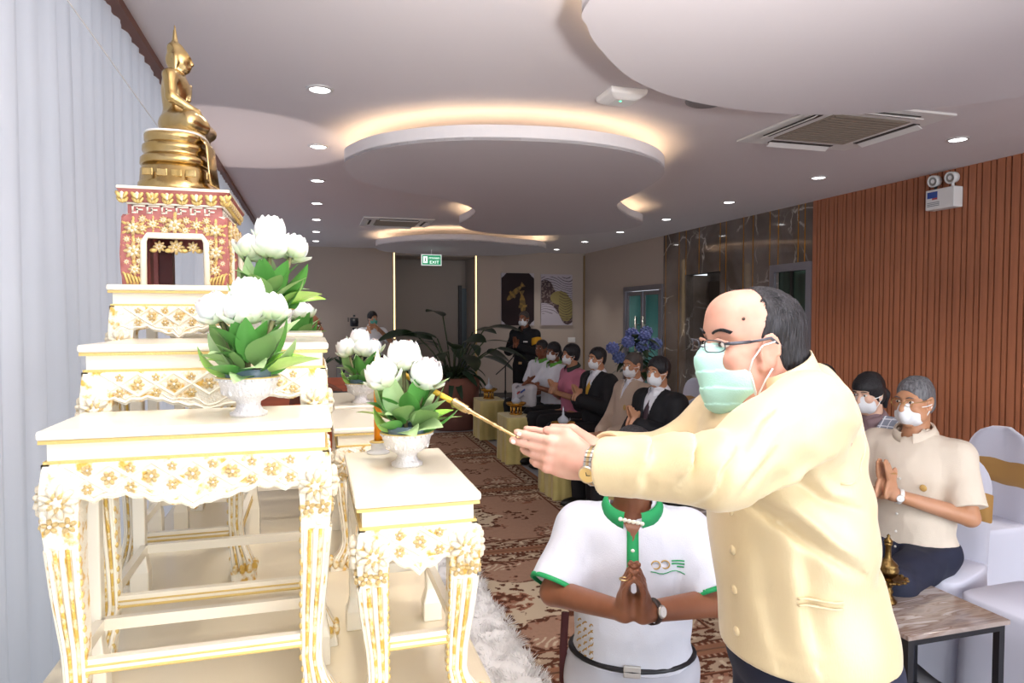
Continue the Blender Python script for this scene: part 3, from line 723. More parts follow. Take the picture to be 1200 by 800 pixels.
for fk in ('-y', '+x', '+y', '-x'):
    h, _, fn, ea, en = sface(fk); en = Vector(en)
    panel = [(-h, 0), (-h-.006, .03), (-h-.008, .08), (-h-.004, .14), (-h+.004, .178), (-h+.02, .186), (h-.02, .186), (h-.004, .178), (h+.004 if False else h+.004, .14), (h+.008, .08), (h+.006, .03), (h, 0), (h*.62, 0), (h*.60, .115), (h*.52, .128), (-h*.52, .128), (-h*.60, .115), (-h*.62, 0)]
    MB().prism(panel, -0.018, 0.004, fn).build('carved_panel', m_red, T)
    if fk in ('+y', '-x'): continue
    frame.tube([fn(-h*.62, 0.0, .005), fn(-h*.61, .113, .005), fn(-h*.53, .130, .005), fn(h*.53, .130, .005), fn(h*.61, .113, .005), fn(h*.62, 0.0, .005)], 0.0085, 8)
    # key fret on the band
    nk = int(h*2/0.036)
    for i in range(nk):
        u = -h+.02+(2*h-.04)*i/nk; w = (2*h-.04)/nk
        for (a, b, c, d) in ((u, u+w*.9, .206, .210), (u, u+w*.12, .194, .210), (u+w*.3, u+w*.42, .188, .203), (u+w*.3, u+w*.75, .196, .2), (u, u+w*.3, .188, .192)):
            key.strip([(a, d), (b, d)], [(a, c), (b, c)], -0.010, -0.0075, fn)
    for z in (0.183, 0.213): key.strip([(-h+.008, z+.003), (h-.008, z+.003)], [(-h+.008, z-.002), (h-.008, z-.002)], -0.011, -0.004, fn)
    # row of leaves on the cornice
    nl = int(h*2/0.034)
    for i in range(nl+1):
        u = -h+2*h*i/nl
        for dz, r, dw in ((0.222, 0.010, -.002), (0.234, 0.012, .004)):
            for sg in (-1, 0, 1):
                d = (Vector(ea)*sg*.7+Vector((0, 0, 1))).normalized(); R = Matrix((d, en.cross(d), en)).transposed()
                (lc if sg == 0 and dz > .23 else lv).ell(Vector(fn(u+sg*.008, dz, dw)), (r, r*.5, r*.35), R, 8, 4)
    spots = [(0, .158, .024), (-h*.42, .160, .015), (h*.42, .160, .015), (-h*.80, .088, .024), (h*.80, .088, .024), (-h*.80, .148, .021), (h*.80, .148, .021), (-h*.78, .040, .017), (h*.78, .040, .017), (-h*.62, .148, .012), (h*.62, .148, .012), (-h*.2, .145, .012), (h*.2, .145, .012), (-h*.22, .171, .011), (h*.22, .171, .011), (-h*.62, .172, .011), (h*.62, .172, .011), (-h*.70, .115, .010), (h*.70, .115, .010), (-h*.92, .118, .010), (h*.92, .118, .010), (-h*.93, .060, .010), (h*.93, .060, .010), (-h*.70, .062, .010), (h*.70, .062, .010)]
    for u, v, r in spots:
        rosette(m_gilt, m_gold, fn(u, v, .004), ea, (0, 0, 1), en, r, 8); rosette(m_gilt2, m_gold, fn(u, v, .005+r*.12), ea, (0, 0, 1), en, r*.62, 6, .3)
    for u, v, r in spots[:9]:
        for q in range(6):
            a = q*PI/3+.5; d = Vector(ea)*math.cos(a)+Vector((0, 0, 1))*math.sin(a); R = Matrix((d, en.cross(d), en)).transposed(); lv.ell(Vector(fn(u, v, .003))+d*r*1.12, (r*.42, r*.2, r*.16), R, 8, 4)
    for sg in (-1, 1):
        for i in range(5): lv.tube([fn(sg*(h*.66+i*.008*h/.125), .002+0*i, .004), fn(sg*(h*.68+i*.009*h/.125), .012+.004*i, .008), fn(sg*(h*.72+i*.009*h/.125), .020+.003*i, .004)], 0.0035, 5)
    for u, r in ((0, .021), (-h*.33, .016), (h*.33, .016)):
        rosette(m_gilt, m_gold, fn(u, .102, -.012), ea, (0, 0, 1), en, r, 8); rosette(m_gilt2, m_gold, fn(u, .102, -.010), ea, (0, 0, 1), en, r*.6, 6, .3)
    for u in (-h*.16, h*.16, -h*.45, h*.45): lv.ell(fn(u, .092, -.012), (.010, .010, .006), None, 8, 4)
for m_, b, n_ in ((m_ivory, key, 'key_fret'), (m_gold, lv, 'gilt_leaves'), (m_gilt2, lc, 'ivory_leaves'), (m_ivory, frame, 'opening_frame')): b.build(n_, m_, T, True)['kind'] = 'stuff'
for sx in (-1, 1):
    for sy in (-1, 1): MB().bx(sx*.088-.02, sx*.088+.02, sy*.15-.02, sy*.15+.02, 0, 0.184).build('inner_leg', m_red2, T)

# ---- gilded seated statue on its tiered base
BX, BY, BZ = -0.375, 2.205, 1.969
T = thing('buddha_statue', 'gilded seated Buddha statue in profile on a tiered lotus base', 'statue', (BX, BY, BZ), -PI/2)
def tiers(prof, n=40, rx=0.150, ry=0.098):
    V = []; Fc = []
    for r, z in prof:
        for j in range(n):
            th = 2*PI*j/n; c, s = math.cos(th), math.sin(th)
            V.append((rx*r*math.copysign(abs(c)**.7, c), ry*r*math.copysign(abs(s)**.7, s), z))
    for i in range(len(prof)-1):
        for j in range(n): Fc.append((i*n+j, i*n+(j+1) % n, (i+1)*n+(j+1) % n, (i+1)*n+j))
    Fc += [tuple(range(n-1, -1, -1)), tuple((len(prof)-1)*n+j for j in range(n))]
    return MB().add(V, Fc)
m_statue = mat('old_gold', '#cdb380', 0.26, 1.0, col2='#bc9d62', cscale=14, bump=0.06, bscale=70)
tiers([(1.02, 0), (1.0, .030), (.965, .034), (.94, .070), (.91, .074), (.90, .082)]).build('base_plinth', m_statue, T, True, auto=None)
tiers([(.90, .082), (.945, .086), (.94, .100), (.89, .106), (.84, .112), (.84, .118), (.89, .124), (.885, .136), (.83, .142)]).build('base_waist', m_statue, T, True)
tiers([(.80, .142), (.79, .148), (.835, .153), (.84, .166), (.81, .172)]).build('lotus_seat', m_statue, T, True)
pl = MB()
for sx in (-1, 1):
    for i in range(4): pl.box((sx*.142, -.054+.036*i, .052), (.004, .027, .020))
for i in range(5): pl.box((-.10+.05*i, .0912, .052), (.038, .004, .020)); 
pl.build('plinth_panels', m_statue, T, bevel=0.002)['kind'] = 'stuff'
tiers([(.82, .169), (.845, .172), (.82, .175)]).build('white_cord', mat('white_cord', '#f1efec', 0.8), T, True)
MB().tube([(.06, .075, .168), (.065, .095, .14), (.068, .100, .08), (.07, .106, .03)], [.03, .032, .034, .036], 8, squash=.12).build('hanging_cloth', m_statue, T, True)
fz = 0.174
head = U_([s_ell((0, .004, fz+.228), (.029, .034, .037)), (s_ell((0, -.004, fz+.262), (.021, .022, .018)), .012), (s_cap((0, -.004, fz+.276), (0, -.004, fz+.328), .0095, .002), .006),
           (s_cap((0, .036, fz+.232), (0, .041, fz+.219), .004, .0055), .006), (s_ell((0, .022, fz+.204), (.014, .014, .012)), .01),
           (s_ell((.03, 0, fz+.216), (.005, .009, .027)), .004), (s_ell((-.03, 0, fz+.216), (.005, .009, .027)), .004), (s_cap((-.013, .034, fz+.238), (-.004, .037, fz+.236), .003), .003), (s_cap((.013, .034, fz+.238), (.004, .037, fz+.236), .003), .003),
           (s_ell((0, .036, fz+.209), (.008, .004, .003)), .003)], .01)
body = U_([s_ell((0, 0, fz+.04), (.066, .052, .040)), (s_cap((-.085, .045, fz+.026), (.07, .072, fz+.024), .026, .024), .015), (s_cap((.085, .045, fz+.030), (-.06, .075, fz+.036), .028, .022), .015),
           (s_cap((.04, 0, fz+.035), (.098, .045, fz+.03), .034, .029), .02), (s_cap((-.04, 0, fz+.035), (-.098, .045, fz+.03), .034, .029), .02),
           (s_ell((0, -.006, fz+.098), (.044, .033, .062)), .02), (s_ell((0, -.002, fz+.148), (.056, .036, .042)), .03), (s_cap((-.055, -.006, fz+.166), (.055, -.006, fz+.166), .021), .02),
           (s_cap((0, 0, fz+.175), (0, .003, fz+.205), .019, .017), .012),
           (s_cap((.069, -.008, fz+.162), (.082, -.002, fz+.10), .019, .016), .01), (s_cap((.082, -.002, fz+.10), (.075, .062, fz+.062), .015, .010), .008), (s_cap((.075, .062, fz+.062), (.074, .090, fz+.022), .010, .006), .006),
           (s_cap((-.069, -.008, fz+.162), (-.084, -.002, fz+.10), .019, .016), .01), (s_cap((-.084, -.002, fz+.10), (-.02, .06, fz+.068), .015, .009), .008), (s_cap((-.02, .06, fz+.066), (.02, .058, fz+.060), .010, .006), .006),
           (s_cap((-.03, .03, fz+.165), (.02, .034, fz+.11), .006, .006), .006)], .015)
surf_obj('figure', [(U_([body, (head, .008)]), (-.15, -.075, fz-.01), (.15, .125, fz+.34), .0032)], m_statue, T)

# ---- sacred white cord running to the statue
tag(MB().tube([(-0.705, 0.9, 2.645), (-0.705, 2.4, 2.583), (-0.705, 3.6, 2.533), (-0.705, 4.3, 2.505)], 0.0024, 5).build('sacred_cord', mat('white_cord', '#f1efec'), None), 'thin white cord stretched along the curtain behind the gilded statue', 'cord')

# ---- lotus bouquets in silver bowls
def two_side(name, a, b, rough):
    m = bpy.data.materials.new(name); m.use_nodes = True; nt = m.node_tree; p = nt.nodes['Principled BSDF']
    g = nt.nodes.new('ShaderNodeNewGeometry'); x = nt.nodes.new('ShaderNodeMix'); x.data_type = 'RGBA'
    x.inputs[6].default_value = lin(a); x.inputs[7].default_value = lin(b)
    nt.links.new(g.outputs['Backfacing'], x.inputs['Factor']); nt.links.new(x.outputs[2], p.inputs['Base Color']); p.inputs['Roughness'].default_value = rough
    return m
m_leaf = [two_side('leaf_deep', '#3d8136', '#86a866', 0.3), two_side('leaf_pale', '#a5c089', '#5c9a48', 0.45), two_side('leaf_mid', '#54933f', '#9dbb7e', 0.35), two_side('leaf_fresh', '#8cc43e', '#a8cf6a', 0.4)]
def leaf_mesh(L, W, curl, fold=0.25):
    P = np.zeros((9, 5, 3))
    for i in range(9):
        t = i/8; w = W*math.sin(PI*min(1, t**0.75))**0.8*0.5 if 0 < t < 1 else 0.001
        a = curl*t; z = L*(math.sin(a)/curl if curl else t); y = L*((1-math.cos(a))/curl if curl else 0)
        for j in range(5):
            s = (j-2)/2; P[i, j] = (s*w, y+abs(s)*w*fold*-1, z)
    return MB().grid(P).mesh('leaf')
LEAVES = [leaf_mesh(.085, .044, .5), leaf_mesh(.07, .040, .9), leaf_mesh(.095, .040, .35), leaf_mesh(.055, .030, .7)]
_lm = {}
def leaf_of(i, k):
    if (i, k) not in _lm:
        me = LEAVES[i].copy(); me.materials.append(m_leaf[k]); me.polygons.foreach_set('use_smooth', np.ones(len(me.polygons), dtype=bool)); _lm[(i, k)] = me
    return _lm[(i, k)]
def petal(mb, th, R, H, half, rtip, lift=0.0, fl=0.0, rb=0.25):
    P = np.zeros((9, 7, 3))
    for i in range(9):
        v = i/8; r = R*(rb+(1-rb)*math.sin(min(1, v/0.5)*PI/2)) if v < .5 else R*(1-(1-rtip)*((v-.5)/.5)**1.7)
        w = half*(math.sin(PI*(0.16+0.74*v))**0.6 if v < .98 else 0.42)
        for j in range(7):
            s = (j-3)/3; a = th+s*w
            rr = r*(1+fl*v*v)-0.0012*abs(s)*(1-v)
            P[i, j] = (rr*math.cos(a), rr*math.sin(a), lift+H*v-0.10*H*abs(s)**2*v)
    mb.grid(P)
bl = MB()
for ring, (R, H, n_, rt, ha) in enumerate(((.0285, .045, 5, .80, .70), (.0272, .0485, 5, .70, .72), (.0240, .0495, 5, .58, .62))):
    for k in range(n_): petal(bl, 2*PI*k/n_+ring*.6, R, H, ha, rt)
bl.ell((0, 0, .025), (.0225, .0225, .0245), None, 14, 8)
bloom_me = bl.mesh('bloom')
sp = MB()
for k in range(6):
    th = 2*PI*k/6+.2; P = np.zeros((7, 5, 3)); L = (.030, .026, .034)[k % 3]
    for i in range(7):
        v = i/6; r = .006+L*v; z = -.002+.020*v*v*(1+.3*(k % 2))-.004*v; w = .0135*math.sin(PI*(.12+.86*v))**.8
        for j in range(5):
            s = (j-2)/2; P[i, j] = (r*math.cos(th)-s*w*math.sin(th), r*math.sin(th)+s*w*math.cos(th), z+.006*s*s)
    sp.grid(P)
sepal_me = sp.mesh('outer_petals')
def grad(name, a, b, z0, z1, rough=0.5):
    m = bpy.data.materials.new(name); m.use_nodes = True; nt = m.node_tree; p = nt.nodes['Principled BSDF']
    tc = nt.nodes.new('ShaderNodeTexCoord'); s = nt.nodes.new('ShaderNodeSeparateXYZ'); r = nt.nodes.new('ShaderNodeMapRange'); x = nt.nodes.new('ShaderNodeMix'); x.data_type = 'RGBA'
    r.inputs[1].default_value = z0; r.inputs[2].default_value = z1; x.inputs[6].default_value = lin(a); x.inputs[7].default_value = lin(b)
    nt.links.new(tc.outputs['Object'], s.inputs[0]); nt.links.new(s.outputs['Z'], r.inputs[0]); nt.links.new(r.outputs[0], x.inputs['Factor']); nt.links.new(x.outputs[2], p.inputs['Base Color'])
    p.inputs['Roughness'].default_value = rough; p.inputs['Subsurface Weight'].default_value = 0.15; p.inputs['Subsurface Scale'].default_value = 0.01
    return m
m_bloom = grad('lotus_white', '#e3e8cf', '#f3f1ee', -.002, .022); m_sepal = grad('lotus_sepal', '#c3d39b', '#eef0e2', -.004, .016)
m_stem = mat('lotus_stem', '#7d7a52', 0.6); m_glassb = mat('blue_glass_liner', '#7f93a3', 0.06, trans=0.35)
m_silver = mat('embossed_silver', '#e2dfde', 0.32, 0.25, bump=0.5, bscale=190)
def bouquet(base, label, blabel, flowers, seed, nleaf=26, spread=1.0, glabel=None):
    rr = random.Random(seed)
    b = thing('offering_bowl', blabel, 'bowl', base, 0, 'silver offering bowls')
    MB().lathe([(.001, .0), (.033, 0), (.034, .006), (.026, .010), (.021, .019), (.022, .026), (.036, .034), (.047, .046), (.052, .062), (.055, .070), (.057, .072), (.0545, .074), (.050, .066), (.044, .050), (.001, .038)], 40).build('bowl_body', m_silver, b, True)
    MB().lathe([(.055, .071), (.058, .0725), (.055, .0745)], 40, cap=False).build('gilt_rim', m_gold, b, True)
    if True:
        bd = MB()
        for k in range(28): bd.ell((.0555*math.cos(2*PI*k/28), .0555*math.sin(2*PI*k/28), .0685), (.0022, .0022, .0022), None, 6, 4)
        for k in range(14): bd.ell((.0455*math.cos(2*PI*k/14), .0455*math.sin(2*PI*k/14), .047), (.0042, .0042, .008), None, 6, 4)
        bd.build('embossing', m_silver, b, True)['kind'] = 'stuff'
    t = thing('lotus_bouquet', label, 'flowers', (base[0], base[1], base[2]+.052), 0, 'white lotus bouquets')
    MB().lathe([(.001, 0), (.036, .0), (.040, .012), (.042, .036), (.040, .036), (.037, .012), (.001, .004)], 28).build('glass_liner', m_glassb, t, True)
    for i, (x, y, z, s, tilt) in enumerate(flowers):
        f = link_mesh('lotus', bloom_me, t, m_bloom, True, (x, y, z-.052)); f.scale = (s*1.08,)*3
        f.rotation_euler = (tilt*(-y/.05)+rr.uniform(-.1, .1), tilt*x/.05, rr.uniform(0, 6))
        link_mesh('outer_petals', sepal_me, f, m_sepal, True)
        MB().tube([(x*.25, y*.25, .01), (x*.7, y*.7, (z-.052)*.6), (x, y, z-.052)], .0045, 7).build('stem', m_stem, t, True)
    for i in range(nleaf):
        a = 2*PI*(i*0.381966+rr.uniform(-.03, .03)); ring = i % 3
        o = link_mesh('leaf', leaf_of((0, 2, 1, 0, 3)[i % 5], (1, 0, 1, 1, 2, 1, 1, 1, 3)[i % 9]), t)
        out = (.022, .026, .030)[ring]*spread
        o.location = (out*math.cos(a), out*math.sin(a), (.055, .040, .026)[ring]+rr.uniform(-.008, .012))
        lean = (.35, .78, 1.15)[ring]*spread+rr.uniform(-.15, .15)
        R = Matrix.Rotation(a-PI/2, 4, 'Z') @ Matrix.Rotation(-lean, 4, 'X') @ Matrix.Rotation(rr.uniform(-.5, .5)+(PI if i % 4 == 1 else 0), 4, 'Z')
        o.rotation_euler = R.to_euler(); sc = rr.uniform(.95, 1.3); o.scale = (sc,)*3
    return t
bouquet((-0.12, 1.372, 1.443), 'white lotus bouquet with pale leaves, lowest of the left stack, nearest the camera', 'embossed silver bowl on the nearest ivory table at left',
        [(0, .02, .205, 1.05, .3), (-.045, .0, .180, 1.0, .6), (.002, -.022, .172, 1.15, .4), (.045, -.004, .178, 1.0, .6), (-.02, .045, .185, 1, .3)], 2, 38)
bouquet((0.19, 1.470, 1.308), 'white lotus bouquet in the silver bowl in front of the orange candle', 'embossed silver bowl on the low table before the orange candle',
        [(-.004, .012, .206, 1.2, .2), (-.041, -.010, .172, 1.15, .5), (.036, -.012, .172, 1.15, .5)], 5, 36)
bouquet((-0.100, 1.655, 1.572), 'white lotus bouquet standing highest, just right of the carved stand', 'embossed silver bowl on the tall table behind the nearest bouquet',
        [(.004, .01, .225, 1.15, .2), (-.045, .0, .19, 1.0, .6), (.006, -.025, .19, 1.15, .4), (.05, .0, .192, 1.05, .6)], 8, 38)
bouquet((-0.065, 2.975, 1.443), 'white lotus bouquet peeking out behind the left stack of flowers at the far end', 'embossed silver bowl on the far-end ivory table',
        [(0, .01, .205, 1.1, .2), (-.045, -.005, .178, 1.1, .5), (.045, -.01, .178, 1.15, .5), (.01, -.03, .175, 1.1, .4)], 11, 26)
bouquet((0.165, 2.59, 1.308), 'white lotus bouquet with dark leaves behind the flame of the orange candle', 'embossed silver bowl on the farthest low table',
        [(-.004, .01, .210, 1.2, .2), (-.040, -.010, .176, 1.2, .5), (.004, -.025, .176, 1.2, .5), (.055, .0, .18, 1.1, .5)], 14, 24)
# ---- candle
CX, CY = 0.142, 1.618
T = thing('altar_candle', 'tall orange candle burning in a white holder on the low altar table', 'candle', (CX, CY, 1.308))
MB().lathe([(.001, 0), (.026, 0), (.027, .004), (.017, .008), (.016, .020), (.020, .026), (.012, .030), (.001, .030)], 24).build('holder', mat('porcelain', '#e9e6e6', 0.2), T, True)
MB().lathe([(.0185, .0245), (.0205, .027), (.0165, .030), (.014, .030)], 24).build('gilt_ring', m_gold, T, True)
MB().lathe([(.001, .028), (.0095, .028), (.0092, .19), (.0075, .196), (.001, .196)], 18).build('wax', mat('orange_wax', '#f59a1c', 0.4, sub=0.2), T, True)
MB().lathe([(.001, .192), (.006, .198), (.0085, .208), (.006, .222), (.002, .236), (.0005, .244)], 14).build('flame', mat('flame', (1.0, 0.78, 0.42, 1), 0.5, emit=5), T, True)
# ------------------------------------------------------------------ people
def V3(*a): return np.array(a, float)
def rotx(a): c, s = math.cos(a), math.sin(a); return np.array([[1, 0, 0], [0, c, -s], [0, s, c]])
def rotz(a): c, s = math.cos(a), math.sin(a); return np.array([[c, -s, 0], [s, c, 0], [0, 0, 1]])
def roty(a): c, s = math.cos(a), math.sin(a); return np.array([[c, 0, s], [0, 1, 0], [-s, 0, c]])
def unit(v): v = np.asarray(v, float); return v/np.linalg.norm(v)
m_skin = {'fair': mat('skin_fair', '#e6bfa6', 0.42, sub=0.10, col2='#dcae94', cscale=9), 'tan': mat('skin_tan', '#c28f6f', 0.45, sub=0.08, col2='#b8835f', cscale=9), 'brown': mat('skin_brown', '#8d5a40', 0.42, sub=0.06, col2='#7d4c34', cscale=9), 'hand': mat('skin_hand', '#d0a28d', 0.55, sub=0.1, col2='#c6907c', cscale=14)}
m_hair = mat('black_hair', '#17151a', 0.42, bump=0.5, bscale=60, stretch=(6, 6, 1))
m_hair_grey = mat('grey_hair', '#77777a', 0.5, col2='#4c4b4e', cscale=60, stretch=(2, 2, .5), bump=0.4, bscale=80)
m_mask = mat('white_face_mask', '#e9ebee', 0.7); m_eye = mat('dark_eye', '#1b1310', 0.2); m_eyew = mat('eye_white', '#e4ded8', 0.3)
m_loop = mat('ear_loop', '#eef0f0', 0.7)

def hand_prims(w, d, n, s, curl=0.0, gap=0.0, k=.008, L=1.0, spread=0.0):
    """w wrist, d finger direction, n out of the palm, s towards the thumb"""
    w, d, n, s = xyz(w), unit(d), unit(n), unit(s)
    R = np.stack([d, s, n], 1)
    P = [(s_ell(w+d*.045*L, (.052*L, .039*L, .0145*L), R), .012), (s_cap(w-d*.01, w+d*.03*L, .026*L, .024*L), .02)]
    for i, (o, ln, r) in enumerate(((.029, .070, .0082), (.010, .079, .0085), (-.010, .073, .0082), (-.028, .057, .0072))):
        a = w+d*.082*L+s*o*L; dd = unit(d+s*spread*(o/.03)); m = a+(dd*math.cos(curl)+n*math.sin(curl))*ln*.5*L
        c2 = curl*2.1; e = m+(dd*math.cos(c2)+n*math.sin(c2))*ln*.5*L
        P += [(s_cap(a-d*.02*L, a, r*1.12*L, r*1.1*L), .006), (s_cap(a, m, r*1.05*L, r*L), .004), (s_cap(m, e, r*L, r*.82*L), .002)]
    a = w+d*.022*L+s*.026*L; m = w+d*.055*L+s*.047*L+n*.008; e = w+d*.088*L+s*.044*L+n*.010
    P += [(s_cap(a, m, .014*L, .0115*L), .012), (s_cap(m, e, .0105*L, .008*L), .003)]
    return P

def head_frame(hc, yaw, pitch, roll=0.0, s=1.0):
    R = rotz(yaw) @ rotx(pitch) @ roty(roll)
    return (lambda *v: xyz(hc)+R @ (np.array(v, float)*s)), R
def head_prims(hc, R, s=1.0, fat=1.0, ear=0.0):
    h = lambda *v: xyz(hc)+R @ (np.array(v, float)*s)
    E = lambda c, r, k: (s_ell(h(*c), np.array(r)*s, R), k*s)
    P = [E((0, -.014, .042), (.074, .094, .080), 0), E((0, .024, -.030), (.061*fat, .066, .080), .03), E((0, .060, -.098), (.026, .022, .020), .03),
         E((.043*fat, .035, -.060), (.024*fat, .04, .035), .02), E((-.043*fat, .035, -.060), (.024*fat, .04, .035), .02),
         E((0, .072, .036), (.050, .018, .014), .02), E((.036, .066, -.018), (.024, .022, .020), .02), E((-.036, .066, -.018), (.024, .022, .020), .02),
         (s_cap(h(0, .084, .020), h(0, .110, -.020), .009*s, .0135*s), .012*s), E((.012, .098, -.025), (.010, .010, .008), .008), E((-.012, .098, -.025), (.010, .010, .008), .008),
         E((0, .088, -.052), (.022, .010, .007), .008), E((0, .085, -.064), (.019, .010, .008), .008)]
    for sx in (-1, 1):
        P += [E((sx*.076, ear-.006, -.004), (.008, .021, .034), .006), E((sx*.080, ear-.014, .008), (.007, .015, .022), .004), E((sx*.077, ear+.004, -.030), (.007, .009, .011), .006)]
    if ear:
        for sx in (-1, 1):
            rim = [h(sx*(.083-.003*(math.sin(a) < -.5)), ear-.008+.019*math.cos(a), .001+.031*math.sin(a)) for a in np.linspace(-1.0, 3.3, 9)]
            P += [(s_cap(rim[i], rim[i+1], .0042*s), .003*s) for i in range(8)]+[E((sx*.080, ear+.006, -.028), (.006, .009, .010), .004), E((sx*.080, ear+.011, -.006), (.005, .004, .007), .003)]
    f = U_(P)
    soc = U_([s_ell(h(sx*.032, .093, .016), np.array((.019, .016, .012))*s, R) for sx in (-1, 1)]+[s_ell(h(sx*.088, ear-.004, .001), np.array((.009, .0115, .020))*s, R) for sx in (-1, 1)], 0)
    return sub_(f, soc, .012*s)

def hair_sdf(hc, R, s, style, seed=0):
    h = lambda *v: xyz(hc)+R @ (np.array(v, float)*s)
    E = lambda c, r: s_ell(h(*c), np.array(r)*s, R)
    th = {'short': .010, 'crop': .005, 'bob': .018, 'pony': .012, 'full': .015, 'bald': .006}[style]
    f = E((0, -.016, .044), (.074+th, .094+th, .080+th*1.25))
    if style in ('bob', 'pony'): f = U_([f, (E((0, -.035, -.02), (.078, .075, .075)), .03)])
    else: f = U_([f, (E((0, -.050, -.015), (.068, .058, .070)), .02)])
    f = folds(f, .006*s, 60/s, seed, (1, 1, .35))
    hl = {'short': .078, 'crop': .084, 'bob': .068, 'pony': .068, 'full': .072, 'bald': .05}[style]
    face = U_([E((0, .115, -.045), (.076 if style in ('bob', 'pony') else .096, .085, .045+hl)), (E((0, .075, -.10), (.12, .10, .085)), .02)])
    if style in ('short', 'crop', 'full', 'bald'):
        ear = U_([s_cap(h(-.12, .004, -.035), h(.12, .004, -.035), .030*s), (s_cap(h(-.12, .03, -.06), h(.12, .03, -.06), .045*s), .02)])
        face = U_([face, (ear, .01)])
        f = and_(f, s_plane(h(0, -.05, -.072), R @ np.array((0, .25, -1.0))), .01)
    if style == 'pony': f = U_([sub_(f, face, .008), (s_cap(h(0, -.11, .03), h(0, -.165, -.05), .030*s, .030*s), .02), (s_cap(h(0, -.165, -.05), h(0, -.16, -.13), .030*s, .012*s), .02)])
    else: f = sub_(f, face, .008)
    if style == 'bob' or style == 'pony':   # fringe over the forehead
        f = U_([f, (and_(E((0, -.010, .040), (.084, .106, .088)), s_plane(h(0, .07, .045), R @ np.array((0, 0, -1.0))), .004), .006)]) if style == 'pony' else f
    return f
def mask_sdf(hc, R, s, fat=1.0, pleat=0.0, yb=.038, yt=.12, zt=.005, zb=-.118):
    h = lambda *v: xyz(hc)+R @ (np.array(v, float)*s)
    E = lambda c, r, k=.02: (s_ell(h(*c), np.array(r)*s, R), k*s)
    f = U_([E((0, .030, -.045), (.064*fat, .068, .078)), E((0, .086, -.040), (.022, .030, .044), .035), E((.04*fat, .04, -.06), (.030*fat, .045, .04), .02), E((-.04*fat, .04, -.06), (.030*fat, .045, .04), .02)])
    if pleat: f = U_([f, E((0, .088, -.016), (.026, .030, .026), .03), E((0, .060, -.092), (.044, .040, .040), .03)])
    if pleat:
        g = f; Rt = fa(R); c0 = fa(hc)
        f = lambda p: g(p)-pleat*(np.mod((((p-c0)@Rt)[:, 2]/s+.2)*31+.15*np.sin(((p-c0)@Rt)[:, 0]*30), 1.0)-.5)
    f = and_(f, s_plane(h(0, .10, zt), R @ np.array((0, .35, 1.0))), .006)
    f = and_(f, s_plane(h(0, yb, -.04), R @ np.array((0, -1.0, yt))), .006)
    return and_(f, s_plane(h(0, .06, zb), R @ np.array((0, .35, -1.0))), .006)

def bbox(pts, pad): a = np.array(pts); return a.min(0)-pad, a.max(0)+pad

